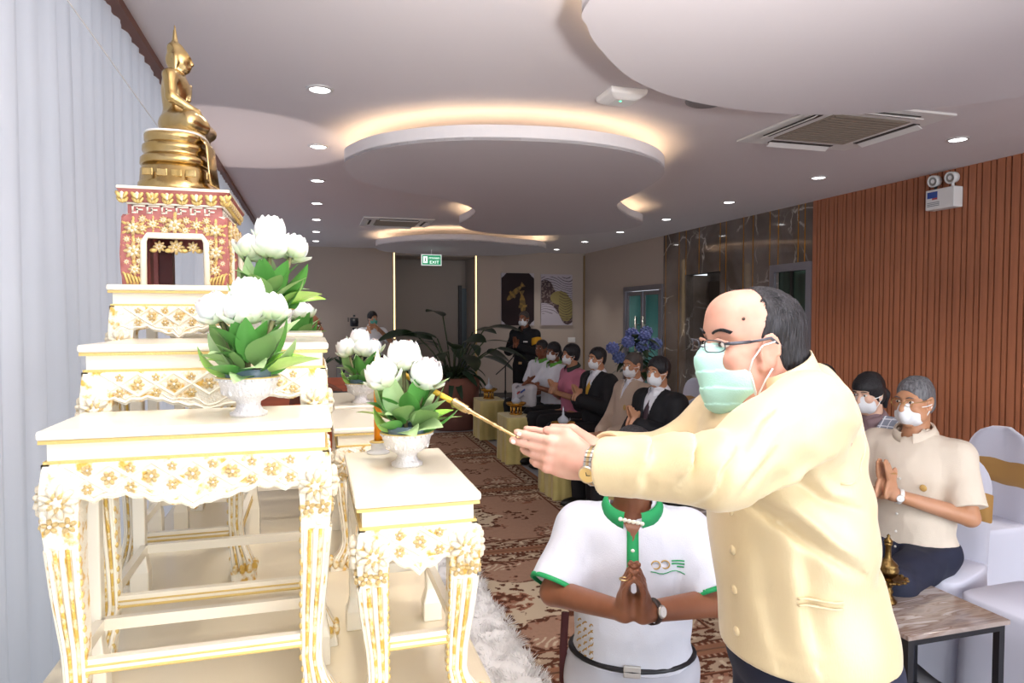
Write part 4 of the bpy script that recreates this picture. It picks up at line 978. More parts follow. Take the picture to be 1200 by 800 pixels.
def person(label, loc, rz, pose='sit', arms='wai', lean=0.0, hyaw=0.0, hpitch=-.05, skin='tan', hair='short', hair_m=None, mask=True, top=None, suit=None, legs=None, fat=1.0,
           h=.008, group=None, sc=1.0, sleeve='long', shoes=True, female=False, glasses=False, eyes=True, zseat=.46, cut=False, neckr=1.0, hroll=0.0, wrists=None, elbows=None, collar=None, drop=0.0, hscale=.90, hemz=-.06):
    T = thing('person', label, 'person', loc, rz, group)
    T['kind'] = 'thing'
    sk = m_skin[skin]
    L = .50*sc
    pz = {'sit': zseat+.085, 'stand': .93*sc, 'kneel': .56*sc, 'lotus': zseat+.085}[pose]
    P = V3(0, 0, pz); up = V3(0, math.sin(lean), math.cos(lean)); fwd = V3(0, math.cos(lean), -math.sin(lean)); X = V3(1, 0, 0)
    RT = np.stack([X, fwd, up], 1)
    N = P+up*L
    at_ = lambda x, y, z: P+X*x+fwd*y+up*z
    sw = (.155 if female else .172)*sc
    S = {sx: N+X*sx*sw-up*.068+fwd*-.005 for sx in (-1, 1)}
    hc = N+up*.155*sc+fwd*(.028+max(0, -hpitch)*.05)+V3(0, 0, -drop)
    hs = hscale*sc
    hf, HR = head_frame(hc, hyaw, hpitch, hroll, hs)
    # arms
    if arms == 'wai':
        W = {sx: at_(sx*.020, .235*fat, L-.245) for sx in (-1, 1)}; E = {sx: S[sx]+X*sx*.075+fwd*.055-up*.255 for sx in (-1, 1)}
        HD = unit(fwd*.38+up*.92)
        hands = {sx: (HD, V3(-sx, 0, 0), unit(up*-.38+fwd*-1)*1.0) for sx in (-1, 1)}
    elif arms == 'waix':
        W = {sx: xyz(wrists[sx]) for sx in (-1, 1)}; E = {sx: xyz(elbows[sx]) for sx in (-1, 1)}
        HD = unit(V3(0, .30, .95)); hands = {sx: (HD, V3(-sx, 0, 0), unit(V3(0, -.95, .30))) for sx in (-1, 1)}
    elif arms == 'lap':
        W = {sx: P+V3(sx*.07, .25, .085) for sx in (-1, 1)}; E = {sx: S[sx]+X*sx*.06+fwd*.05-up*.27 for sx in (-1, 1)}
        hands = {sx: (unit(V3(-sx*.75, .62, -.12)), V3(0, -.1, -1), V3(-sx*.4, .8, .2)) for sx in (-1, 1)}
    else:
        W = {sx: xyz(wrists[sx]) for sx in (-1, 1)}; E = {sx: xyz(elbows[sx]) for sx in (-1, 1)}
        hands = {sx: (unit(unit(W[sx]-E[sx])+V3(-sx*.25, 0, 0)), unit(V3(-sx, -.25, -.45)), unit(V3(-sx*.1, .3, 1))) for sx in (-1, 1)}
    if pose == 'sit':
        HJ = {sx: P+V3(sx*.10, .02, -.02) for sx in (-1, 1)}; K = {sx: V3(sx*.125, .44*sc, zseat+.045) for sx in (-1, 1)}; A = {sx: V3(sx*.12, .43*sc, .09) for sx in (-1, 1)}
    elif pose == 'lotus':
        HJ = {sx: P+V3(sx*.10, .03, -.02) for sx in (-1, 1)}; K = {sx: V3(sx*.30, .26, zseat+.07) for sx in (-1, 1)}; A = {sx: V3(-sx*.10, .30, zseat+.06) for sx in (-1, 1)}
    elif pose == 'stand':
        HJ = {sx: P+V3(sx*.09, 0, -.05) for sx in (-1, 1)}; K = {sx: V3(sx*.10, .02, .49*sc) for sx in (-1, 1)}; A = {sx: V3(sx*.11, -.01, .09) for sx in (-1, 1)}
    else:
        HJ = {sx: P+V3(sx*.10, 0, -.03) for sx in (-1, 1)}; K = {sx: V3(sx*.15, .07, .075) for sx in (-1, 1)}; A = {sx: V3(sx*.13, -.36, .06) for sx in (-1, 1)}
    torso = lambda f=fat, g=0.0: [s_ell(at_(0, -.005, .0), (.165*f+g, .125*f+g, .12+g), RT), (s_ell(at_(0, .01, .15), ((.150 if not female else .135)*f+g, .118*f+g, .15+g), RT), .06), (s_ell(at_(0, .0, L-.17), (.163*min(f, 1.12)+g, .118*min(f, 1.15)+g, .165+g), RT), .06),
                 (s_cap(S[-1]*1.0, S[1]*1.0, .058+g), .07)]+([(s_ell(at_(sx*.07, .09, L-.19), (.062, .05, .06), RT), .03) for sx in (-1, 1)] if female else [])
    body = list(torso())
    body += [(s_cap(N-up*.05, hc+HR @ V3(0, -.018, -.05)*hs, .060*neckr, .054*neckr), .03)]
    body += [(head_prims(hc, HR, hs, fat if fat < 1.15 else 1.12), .015)]
    for sx in (-1, 1):
        body += [(s_cap(S[sx], E[sx], .050, .040), .03), (s_cap(E[sx], W[sx], .041, .027), .01)]
        d, n, s_ = hands[sx]
        body += [(g, k) for g, k in hand_prims(W[sx]+d*.01, d, n, s_, curl=.06 if arms == 'wai' else .35, L=.95*sc)]
    if pose != 'stand' or True:
        for sx in (-1, 1): body += [(s_cap(HJ[sx], K[sx], .078, .055), .04), (s_cap(K[sx], A[sx], .054, .036), .01)]
    pts = [hc+V3(0, 0, .2), hc+V3(.16, .2, 0), hc-V3(.16, .2, 0)]+list(S.values())+list(E.values())+[W[s]+hands[s][0]*.2 for s in W]+list(K.values())+list(A.values())+[P-V3(.2, .2, .1), P+V3(.2, .2, 0)]
    lo, hi = bbox(pts, .09); lo[2] = max(lo[2], -.02)
    surf_obj('body', [(U_(body), lo, hi, h)], sk, T)
    # hair, mask, face
    hl, hh_ = hc-.24*hs, hc+.24*hs
    hm = hair_m or m_hair
    if hair: surf_obj('hair', [(hair_sdf(hc, HR, hs, hair, rz), hl, hh_, min(h, .006))], hm, T)
    if mask:
        mo = surf_obj('face_mask', [(mask_sdf(hc, HR, hs, 1.0), hl, hh_, min(h, .006))], m_mask, T)
        lp = MB()
        for sx in (-1, 1):
            for z in (-.012, -.082): lp.tube([hf(sx*.062, .048, z), hf(sx*.075, .022, z*.6-.004), hf(sx*.083, -.006, -.004+z*.15)], .0022*sc, 5)
        lp.build('ear_loops', m_loop, mo)['kind'] = 'stuff'
    if eyes:
        for sx in (-1, 1):
            Rm = Matrix(HR.tolist())
            e = MB().ell(hf(sx*.032, .080, .015), (.0125*hs, .0105*hs, .0065*hs), Rm, 10, 6).build('eye', m_eyew, T, True)
            MB().ell(hf(sx*.032, .087, .015), (.0058*hs, .005*hs, .0058*hs), Rm, 8, 6).build('iris', m_eye, e, True)
            MB().tube([hf(sx*.016, .094, .036), hf(sx*.032, .0935, .041), hf(sx*.049, .083, .036)], [.0026, .004, .002], 6, squash=.7).build('eyebrow', hm, T, True)
    if glasses:
        g = MB()
        for sx in (-1, 1):
            ring = [hf(sx*.033+.021*math.cos(a), .104, .012+.016*math.sin(a)) for a in np.linspace(0, 2*PI, 15)]
            g.tube(ring, .0013, 5, cap=False); g.tube([hf(sx*.054, .102, .016), hf(sx*.078, .06, .018), hf(sx*.081, -.01, .016)], .0015, 5)
        g.tube([hf(-.012, .105, .014), hf(.012, .105, .014)], .0013, 5).build('glasses', mat('gold_wire', '#b99a5a', 0.3, 0.9), T)
    # clothes
    seed = abs(rz)*7+loc[0]*3
    g = {'suit': .028, 'jacket': .026}.get(suit, .014)
    sh = torso(fat, 0); sleeves = []
    frac = {'long': 1.0, 'short': .62, 'half': .8, None: 0}[sleeve]
    for sx in (-1, 1):
        el = E[sx]; wr = W[sx]
        if sleeve == 'long': sleeves.append(U_([s_cap(S[sx], el, .053, .048), (s_cap(el, E[sx]+(W[sx]-E[sx])*.92, .051, .040), .02)]))
        elif sleeve in ('short', 'half'):
            dv = unit(E[sx]-S[sx]); q = S[sx]+(E[sx]-S[sx])*(.80 if sleeve == 'short' else 1.0); sleeves.append(and_(s_cap(S[sx], q+dv*.08, .054, .068), s_plane(q, dv), .002))
    sh += [(s_cap(N-up*.06, N+up*.015, .070*neckr, .060*neckr), .03)]
    tor = and_(U_(sh), s_plane(N+up*(.030-g), unit(up*1.0-fwd*.35)), .004)
    f = grow(U_([tor]+[(q, .035) for q in sleeves]), g)
    hem = P+up*(-.09 if suit else hemz)
    if suit and pose == 'sit': hem = P-up*.07
    nz = N+up*.030
    f = and_(f, s_plane(hem, -up), .01)
    f = sub_(f, s_cap(N+up*.012+fwd*.012, N+up*.12+fwd*.03, .066*neckr), .004)
    f = folds(f, .011, 9, seed, (1, 1, .7)); f = folds(f, .004, 26, seed+3, (1, 1, .5))
    lo2, hi2 = bbox([hem-V3(.24, .22, .02), hem+V3(.24, .24, 0), N+up*.10]+[S[s]+V3(s*.1, 0, .06) for s in S]+[E[s] for s in E]+[W[s] for s in W], .12)
    if suit:
        zb = {'suit': L-.30, 'jacket': L-.16}[suit]
        Pz, FW, UP = fa(P), fa(fwd), fa(up)
        def wedge(p):
            q = p-Pz; z = q@UP; y = q@FW; x = np.abs(q[:, 0]); return np.maximum(np.maximum((x-(z-zb)*.24)*.95, .03-y), -(z-zb))
        jk = sub_(f, wedge, .004)
        surf_obj('suit_jacket' if suit == 'suit' else 'jacket', [(jk, lo2, hi2, h)], top, T)
        inner = grow(U_([*torso(fat, 0), (s_cap(N-up*.06, N+up*.02, .066*neckr, .058*neckr), .03)]), .012)
        inner = and_(and_(inner, s_plane(nz+up*.006, unit(up*1.0-fwd*.35)), .003), s_plane(at_(0, 0, L-.38), -up), 0)
        surf_obj('shirt', [(inner, lo2, hi2, h)], collar if collar is not None else m_shirt_white, T)
    else:
        surf_obj('shirt', [(f, lo2, hi2, h)], top, T)
    # folded collar
    cb = MB(); Rm = Matrix((RT @ rotx(-.30)).tolist()); cr = .062*neckr+(.012 if not suit else .001)
    cm = collar if (collar is not None and not suit) else (top if not suit else (collar if collar is not None else m_shirt_white))
    V = []; Fc = []; n_ = 28
    for (r, z) in ((cr, .030), (cr+.010, .034), (cr+.024, -.004), (cr+.020, -.006)):
        for j in range(n_+1):
            th = PI/2+.30+(2*PI-.60)*j/n_; ext = 0 if z > 0 else -.022*max(0, math.cos((j/n_-.0)*2*PI))**6
            p = V3(r*math.cos(th), r*math.sin(th)*1.02, z+ext); V.append(N+RT @ rotx(-.34) @ p+fwd*.012+up*.012)
    for i in range(3):
        for j in range(n_): Fc.append((i*(n_+1)+j, i*(n_+1)+j+1, (i+1)*(n_+1)+j+1, (i+1)*(n_+1)+j))
    cb.add(V, Fc).build('collar', cm, T, True)
    if legs is not None:
        tr = [s_ell(at_(0, -.005, 0), (.165*fat, .125*fat, .12), RT)]
        for sx in (-1, 1): tr += [(s_cap(HJ[sx], K[sx], .088, .068), .05), (s_cap(K[sx], A[sx]+(0, 0, .0), .066, .056), .015)]
        tf = folds(and_(grow(U_(tr), .014), s_plane(P+up*.045, up), .01), .010, 11, seed+5)
        for sx in (-1, 1):
            if pose in ('sit', 'stand'): tf = and_(tf, s_plane((0, 0, .075), (0, 0, -1)), .004)
        lo3, hi3 = bbox([P+V3(.24, .2, .06), P-V3(.24, .2, .1)]+list(K.values())+list(A.values()), .12); lo3[2] = max(lo3[2], .0)
        surf_obj('trousers', [(tf, lo3, hi3, h)], legs, T)
    if shoes:
        for sx in (-1, 1):
            a = A[sx]
            if pose == 'kneel': sf = U_([s_ell(a+V3(0, -.06, -.01), (.045, .11, .045)), (s_cap(a, a+V3(0, .0, 0), .045), .03)])
            else: sf = and_(U_([s_ell((a[0], a[1]+.055, .042), (.047, .135, .045)), (s_cap((a[0], a[1], .05), (a[0], a[1], .09), .048, .044), .03)]), s_plane((0, 0, 0.002), (0, 0, -1)), .002)
            surf_obj('shoe', [(sf, (a[0]-.09, a[1]-.2, -.01), (a[0]+.09, a[1]+.24, .16), .009)], mat('black_leather', '#15130f', 0.3), T)
    return dict(T=T, shirt=f, P=P, N=N, S=S, E=E, W=W, up=up, fwd=fwd, hc=hc, hf=hf, HR=HR, at=at_, L=L, RT=RT, hands=hands, hs=hs, HJ=HJ, K=K)
m_shirt_white = mat('white_shirt_cotton', '#ecedf3', 0.8)
m_suit = mat('black_suit_wool', '#131318', 0.75); m_navy = mat('navy_trousers', '#1b2036', 0.8); m_blackcl = mat('black_cloth', '#121216', 0.8)

def wrist_band(D, sx, m_band, m_case, t=.06):
    """watch on a wrist"""
    w, e = D['W'][sx], D['E'][sx]; d = unit(e-w); c = w+d*t
    up = unit(np.cross(d, V3(0, 0, 1))); b = unit(np.cross(d, up)); R = Matrix(np.stack([up, b, d], 1).tolist())
    r = .027+(.041-.027)*min(1, t/.25)+.003
    o = MB().lathe([(r, -.009), (r+.003, -.008), (r+.003, .008), (r, .009)], 24, c, R=R, cap=False).build('watch_strap', m_band, D['T'], True)
    return o, c, R, r
def watch_face(D, o, c, n, m_case, m_dial, r=.033, s=.016):
    n = unit(n); a = unit(np.cross(n, V3(0.1, .2, 1))); b = np.cross(n, a); R = Matrix(np.stack([a, b, n], 1).tolist())
    k = MB().lathe([(.001, 0), (s, 0), (s, .005), (s*.86, .008), (.001, .008)], 20, c+n*r, R=R).build('watch_case', m_case, o, True)
    MB().lathe([(.001, .0083), (s*.8, .0083)], 18, c+n*r, R=R, cap=False).build('watch_dial', m_dial, o)
    return k
def tie(D, m, w0=.018, w1=.042, z1=.16):
    at_, L = D['at'], D['L']; pts = []
    mb = MB(); P = []
    for i, (z, y, w) in enumerate(((L-.03, .082, w0), (L-.06, .100, w0*.9), (L-.13, .132, w0*1.4), (L-.22, .140, w1*.9), (z1, .150, w1))):
        P.append([at_(-w, y, z), at_(0, y+.008, z), at_(w, y, z)])
    mb.grid(P); o = mb.build('tie', m, D['T'], True); s = o.modifiers.new('thick', 'SOLIDIFY'); s.thickness = .006
    return o

# ---- the guests along the right side, all facing the altar
RZ = PI/2
chairs = []          # (x, y, rz) of banquet chairs to place
def guest(label, x, y, **kw):
    chairs.append((x+.06+kw.pop('cb', 0), y, RZ+kw.get('turn', 0), label)); t = kw.pop('turn', 0)
    return person(label, (x, y, 0), RZ+t, 'sit', **kw)
G1 = guest('seated man in black suit and dark tie, palms pressed together, nearest the green-masked man', 2.50, 4.66, turn=.25, cb=.09, suit='suit', top=m_suit, legs=m_suit, skin='tan', hair='full', hyaw=.12, lean=-.06, h=.007)
tie(G1, mat('maroon_tie', '#3c2630', 0.6))
G2 = guest('seated man in beige zip jacket with gold crest, hands folded in his lap', 2.62, 5.36, turn=.15, suit='jacket', top=mat('beige_jacket', '#c6b09c', 0.8, bump=.2, bscale=200), legs=m_blackcl, arms='lap', skin='tan', hair='crop', hair_m=mat('grizzled_hair', '#4a4340', 0.6), hyaw=.2, hpitch=-.1, lean=-.08, h=.007, collar=m_shirt_white)
MB().lathe([(.001, .004), (.012, .004), (.020, .002), (.024, 0)], 12, G2['at'](-.085, .142, G2['L']-.20), R=Matrix((G2['RT'] @ rotx(-PI/2)).tolist())).build('gold_crest', mat('crest_gold', '#c9a661', 0.5, .2), G2['T'])
G3 = guest('seated man in black suit with yellow tie and white mask', 2.72, 6.30, turn=.2, suit='suit', top=m_suit, legs=m_suit, skin='tan', hair='short', hyaw=.05, lean=-.03)
tie(G3, mat('yellow_tie', '#d9a52c', 0.6), .022)
G4 = guest('seated woman in pink blouse with dark green scarf, palms together', 2.76, 7.05, turn=.15, top=mat('pink_blouse', '#c9788f', 0.7), legs=m_blackcl, skin='tan', hair='bob', female=True, hyaw=.0, lean=.02, sleeve='half', collar=mat('dark_green_scarf', '#2b3a33', 0.8))
G5 = guest('seated woman in white polo shirt with green collar, holding a white cloth bag', 2.74, 7.68, turn=.35, top=m_shirt_white, legs=m_blackcl, skin='brown', hair='pony', female=True, fat=1.05, hyaw=.2, sleeve='short', arms='x', wrists={-1: (-.10, .30, .80), 1: (.04, .34, .86)}, elbows={-1: (-.26, .08, .72), 1: (.27, .10, .72)}, lean=-.05, collar=mat('leaf_green_collar', '#5fa83a', 0.7))
G6 = guest('seated man in white shirt without a mask, last of the seated row', 2.84, 8.42, turn=.45, top=m_shirt_white, legs=m_blackcl, skin='brown', hair='short', mask=False, hyaw=.2, sleeve='short', arms='lap', lean=-.05, collar=mat('leaf_green_collar', '#5fa83a', 0.7))
b = thing('cloth_bag', 'white printed cloth bag held on the lap of the woman in the white polo', 'bag', (2.36, 7.62, .60), RZ+.35)
bag = U_([s_box((0, 0, .10), (.20, .055, .135), .045)]); surf_obj('bag_body', [(folds(bag, .02, 9, 2), (-.3, -.15, -.1), (.3, .15, .32), .010)], mat('bag_canvas', '#c9c6c9', 0.85), b)
for i, (dx, dz, w, c) in enumerate(((-.06, .16, .09, 'badge_blue'), (.03, .13, .07, 'red_badge'), (-.02, .08, .13, 'print_grey'), (.05, .20, .06, 'print_grey'))):
    MB().box((dx, .068, dz), (w, .006, .018), R=Matrix.Rotation(.5, 3, 'Y')).build('printed_mark', MATS[{'red_badge': 'badge_red'}.get(c, c)], b)
B1 = guest('seated person in blue sleeves mostly hidden behind the man in the pale gold jacket', 2.62, 3.92, turn=.1, top=mat('royal_blue_blouse', '#27408c', 0.7), legs=m_blackcl, skin='tan', hair='bob', female=True, hpitch=-.15, h=.008)
W1 = guest('seated person in white ruffled blouse, mostly hidden behind the man in the pale gold jacket', 3.10, 3.60, top=m_shirt_white, legs=m_blackcl, skin='tan', hair='bob', female=True, sleeve='short', h=.008)
PL = guest('seated woman with ponytail and white mask in grey checked blazer', 3.06, 3.12, turn=.25, suit='suit', top=None or mat('tmp_check', '#8f95a3'), legs=m_blackcl, skin='fair', hair='pony', female=True, hyaw=.0, hpitch=-.22, lean=.08, arms='x', wrists={-1: (-.10, .33, .70), 1: (.08, .34, .70)}, elbows={-1: (-.25, .10, .70), 1: (.25, .10, .70)}, h=.006, collar=mat('mauve_top', '#8d7478', 0.8))
RM = guest('grey-haired man in cream short-sleeved shirt and glasses praying on the chair at right', 2.70, 2.54, sc=1.04, turn=.38, top=mat('cream_shirt', '#dccfbd', 0.75, bump=.15, bscale=260), legs=m_navy, skin='tan', hair='crop', hair_m=m_hair_grey, glasses=True, sleeve='short', fat=1.16, lean=-.06, hyaw=-.16, hpitch=-.12, h=.0052, hemz=-.115)
wb = wrist_band(RM, -1, mat('white_strap', '#e7e3de', .6), None, .03); watch_face(RM, wb[0], wb[1], (-.5, .8, -.1), m_steel, mat('white_dial', '#efefef', .3), .026, .018)
MB().lathe([(.001, .005), (.007, .005), (.012, .003), (.016, 0)], 14, RM['at'](-.098, .148, RM['L']-.215), R=Matrix((RM['RT'] @ rotx(-PI/2-.1)).tolist())).build('gold_crest', MATS['crest_gold'], RM['T'], True)
for z in (.33, .25, .17, .09, .02):
    MB().ell(RM['at'](0, .152+(.015 if z < .2 else 0), z), (.006, .003, .006)).build('shirt_button', mat('button_white', '#f0ece4', .4), RM['T'], True)
MB().tube([RM['W'][-1]+RM['hands'][-1][0]*.105+V3(-.01+.018*math.cos(a), .0, .0)+RM['fwd']*-.012+V3(0, .013*math.sin(a), 0) for a in np.linspace(0, 2*PI, 13)], .002, 6).build('gold_ring', m_brass, RM['T'])

# checked blazer cloth
def check_mat():
    m = MATS['tmp_check']; nt = m.node_tree; b_ = nt.nodes['Principled BSDF']; tc = nt.nodes.new('ShaderNodeTexCoord'); out = None
    for ax, sc_ in (('X', 9), ('Z', 9)):
        w = nt.nodes.new('ShaderNodeTexWave'); w.bands_direction = ax; w.inputs['Scale'].default_value = sc_; r = nt.nodes.new('ShaderNodeValToRGB')
        r.color_ramp.elements[0].position = .93; r.color_ramp.elements[1].position = .97
        nt.links.new(tc.outputs['Object'], w.inputs['Vector']); nt.links.new(w.outputs['Fac'], r.inputs['Fac'])
        if out is None: out = r.outputs['Color']
        else:
            mx = nt.nodes.new('ShaderNodeMix'); mx.data_type = 'RGBA'; mx.blend_type = 'LIGHTEN'; mx.inputs['Factor'].default_value = 1
            nt.links.new(out, mx.inputs[6]); nt.links.new(r.outputs['Color'], mx.inputs[7]); out = mx.outputs[2]
    c = nt.nodes.new('ShaderNodeMix'); c.data_type = 'RGBA'; c.inputs[6].default_value = lin('#868b98'); c.inputs[7].default_value = lin('#d7d9e0')
    nt.links.new(out, c.inputs['Factor']); nt.links.new(c.outputs[2], b_.inputs['Base Color']); b_.inputs['Roughness'].default_value = .8; m.name = 'checked_blazer'
check_mat()
# ---- standing man by the microphone, cameraman, monk
SM = person('standing man in black uniform with yellow armband praying beside the microphone stand', (2.95, 9.50, 0), PI*.5+.75, 'stand', top=m_blackcl, legs=m_blackcl, skin='brown', hair='crop', hair_m=MATS['grizzled_hair'], hyaw=.1, sleeve='long', sc=1.0)
c = SM['S'][-1]+(SM['E'][-1]-SM['S'][-1])*.42; dv = unit(SM['E'][-1]-SM['S'][-1]); u_ = unit(np.cross(dv, V3(0, 1, 0))); R = Matrix(np.stack([u_, np.cross(dv, u_), dv], 1).tolist())
MB().lathe([(.078, -.05), (.080, -.045), (.078, .045), (.076, .05)], 20, c, R=R, cap=False).build('armband', mat('yellow_armband', '#d9a01e', .7), SM['T'], True)
MB().box(SM['at'](-.09, .14, SM['L']-.17), (.07, .008, .02)).build('name_badge', m_white, SM['T']); MB().box(SM['at'](0, .13, .02), (.05, .02, .035)).build('belt_buckle', m_brass, SM['T'])
CMAN = person('cameraman in green mask and white shirt behind a tripod at the back wall', (0.93, 11.55, 0), PI+.15, 'stand', top=m_shirt_white, legs=m_blackcl, skin='tan', hair='full', hyaw=.3, sleeve='short', arms='x', wrists={-1: (-.03, .30, 1.42), 1: (.16, .28, 1.38)}, elbows={-1: (-.27, .12, 1.22), 1: (.30, .10, 1.20)}, sc=1.0)
for ch in CMAN['T'].children:
    if ch.name.startswith('face_mask'): ch.data.materials[0] = mat('green_mask', '#5fb0a0', .7)
# ------------------------------------------------------------------ the man lighting the candle
def hit(fn, p, d, n=80):
    p = xyz(p).astype(np.float32); d = unit(d).astype(np.float32)
    best, bp, tr_ = 9, p, 0.0
    for i in range(n):
        v = float(fn(p[None])[0])
        if v < best: best, bp = v, p
        if v < .0006 or tr_ > 1.0: break
        s = max(v*.7, .0005); tr_ += s; p = p+d*s
    return bp
def nrm(fn, p, e=.004):
    p = xyz(p).astype(np.float32); g = [float(fn((p+fa(v)*e)[None])[0]-fn((p-fa(v)*e)[None])[0]) for v in np.eye(3)]
    return unit(g)
OFF = (0.97, 1.19, 0.0)
MAN = thing('person', 'balding man in pale gold jacket and green surgical mask reaching out with both arms', 'person', OFF)
hc = V3(.868, 1.215, 1.560); hs = 1.03; YW, PT = PI/2-.04, -.03
hf, HR = head_frame(hc, YW, PT, 0, hs)
sN, eN, wN = V3(.862, 1.035, 1.455), V3(.668, 1.020, 1.362), V3(.505, 1.190, 1.347)
sF, eF, wF = V3(.885, 1.365, 1.372), V3(.770, 1.395, 1.302), V3(.560, 1.300, 1.340)
dN = unit(V3(-.80, .575, .17)); nN = unit(V3(.575, .80, 0)); tN = unit(np.cross(nN, dN)); tN = tN if tN[2] > 0 else -tN
def hand2(w, d, n, s, curls, L=1.0):
    P = hand_prims(w, d, n, s, L=L)[:2]; w = xyz(w)
    for i, (o, ln, r) in enumerate(((.027, .072, .0088), (.009, .080, .0090), (-.009, .074, .0088), (-.026, .058, .0078))):
        c = curls[i]; a = w+d*.082*L+s*o*L; pts = [a]
        for j, fr in enumerate((.46, .30, .24)):
            q = c*(j+.6); pts.append(pts[-1]+(d*math.cos(q)+n*math.sin(q))*ln*fr*L)
        P += [(s_cap(a-d*.03*L, a, r*1.15, r*1.12), .008)]
        for j in range(3): P.append((s_cap(pts[j], pts[j+1], r*(1.04-.07*j), r*(.97-.07*j)), .0025 if j else .006))
        P.append((s_ell(a-n*.006, (r*1.2,)*3), .006))
    a = w+d*.020*L+s*.024*L; m = w+d*.058*L+s*.046*L+n*.012; e = w+d*.098*L+s*.042*L+n*.014
    return P+[(s_cap(a, m, .016*L, .0125*L), .014), (s_cap(m, e, .0115*L, .0088*L), .003)]
neck0 = V3(.945, 1.20, 1.44)
head_f = U_([(head_prims(hc, HR, hs, 1.14, .022), 0), (s_ell(hc+HR @ V3(0, .040, .066)*hs, np.array((.060, .052, .050))*hs, HR), .025), (s_cap(neck0, hc+HR @ V3(0, -.022, -.055)*hs, .078, .070), .03), (s_ell(hc+HR @ V3(0, -.06, -.085)*hs, (.055, .055, .05)), .03), (s_ell(hc+HR @ V3(.035, .02, -.105)*hs, (.04, .045, .03)), .03), (s_ell(hc+HR @ V3(-.035, .02, -.105)*hs, (.04, .045, .03)), .03)])
body_f = U_([s_ell((.93, 1.2, 1.36), (.12, .17, .15)), (s_ell((.95, 1.19, 1.15), (.13, .17, .24)), .05), (s_cap((.985, 1.09, .93), (.99, 1.08, .50), .085, .06), .04), (s_cap((.985, 1.27, .93), (.99, 1.27, .50), .085, .06), .04), (s_cap((.99, 1.08, .50), (.995, 1.08, .09), .058, .04), .01), (s_cap((.99, 1.27, .50), (.995, 1.27, .09), .058, .04), .01),
             (s_cap((.90, 1.05, 1.44), (.92, 1.35, 1.43), .06), .05), (s_cap(neck0-(0, 0, .08), neck0, .075), .03)])
armN = U_([s_cap(sN, eN, .055, .046), (s_cap(eN, wN, .047, .031), .012)]+hand2(wN+dN*.006, dN, nN, tN, (.02, .06, .32, .55)))
dF = unit(V3(-.86, .46, .17)); nF = unit(V3(-.46, -.86, .0)); tF = tN
armF = U_([s_cap(sF, eF, .055, .046), (s_cap(eF, wF, .047, .031), .012)]+hand2(wF+dF*.0, dF, nF, tF, (.10, .16, .40, .6)))
surf_obj('body', [(head_f, hc-.22, hc+.2, .0042), (body_f, (.70, .85, 0), (1.25, 1.55, 1.55), .009), (armN, np.minimum(np.minimum(sN, eN), wN+dN*.2)-.09, np.maximum(np.maximum(sN, eN), wN)+.09, .0036), (armF, np.minimum(np.minimum(sF, eF), wF+dF*.2)-.09, np.maximum(np.maximum(sF, eF), wF)+.09, .0042)], m_skin['hand'], MAN, OFF)
# nails
for s_, (w_, d_, n_, t_, lab) in enumerate(((wN+dN*.006, dN, nN, tN, 'n'),)):
    nb = MB(); R = Matrix(np.stack([d_, t_, -n_], 1).tolist())
    for o, l in ((.027, .147), (.009, .156)): nb.ell(w_+d_*l+t_*o-n_*.0068, (.0055, .0048, .0016), R, 8, 4)
    nb.build('fingernails', mat('nail', '#efc8bd', .25), MAN, True, off=OFF)
# jacket: torso, sleeves, creases
torso_j = U_([s_ell((.912, 1.20, 1.36), (.140, .185, .16)), (s_ell((.940, 1.19, 1.205), (.146, .195, .22)), .05), (s_cap((.962, 1.175, 1.05), (.975, 1.17, .84), .146, .152), .07), (s_ell((.978, 1.17, .97), (.155, .195, .17)), .05),
              (s_cap((.872, 1.055, 1.432), (.905, 1.350, 1.395), .070), .04), (s_cap((.945, 1.20, 1.42), (.932, 1.20, 1.475), .096, .084), .05), (s_ell((.968, 1.19, 1.40), (.085, .135, .12)), .05)])
slN = U_([s_cap(sN, eN, .078, .062), (s_cap(eN, wN+unit(wN-eN)*.0, .063, .055), .025)])
slF = U_([s_cap(sF, eF, .078, .062), (s_cap(eF, wF, .063, .054), .025)])
aN, aF = unit(wN-eN), unit(wF-eF); cN, cF = wN-aN*.018, wF-aF*.030
FOLD = [([(.85, 1.375), (.79, 1.335), (.72, 1.31)], .016, .009), ([(.95, 1.17), (.88, 1.215), (.83, 1.26), (.79, 1.29)], .017, .012), ([(.94, 1.285), (.89, 1.30), (.84, 1.345)], .014, .007),
        ([(.84, 1.23), (.86, 1.10), (.875, 1.0)], .024, .007), ([(.745, 1.25), (.76, 1.12), (.775, 1.0)], .022, .006), ([(.80, 1.20), (.81, 1.1), (.83, .98)], .02, .004),
        ([(.645, 1.44), (.61, 1.40), (.59, 1.35)], .011, .007), ([(.675, 1.42), (.635, 1.38), (.62, 1.32)], .010, .006), ([(.63, 1.455), (.58, 1.42), (.555, 1.385)], .011, .006),
        ([(.755, 1.51), (.70, 1.475), (.665, 1.43)], .012, .006), ([(.775, 1.48), (.725, 1.45), (.68, 1.40)], .012, .005), ([(.565, 1.395), (.545, 1.35), (.55, 1.31)], .013, .004), ([(.73, 1.41), (.69, 1.375), (.66, 1.34)], .012, .005)]
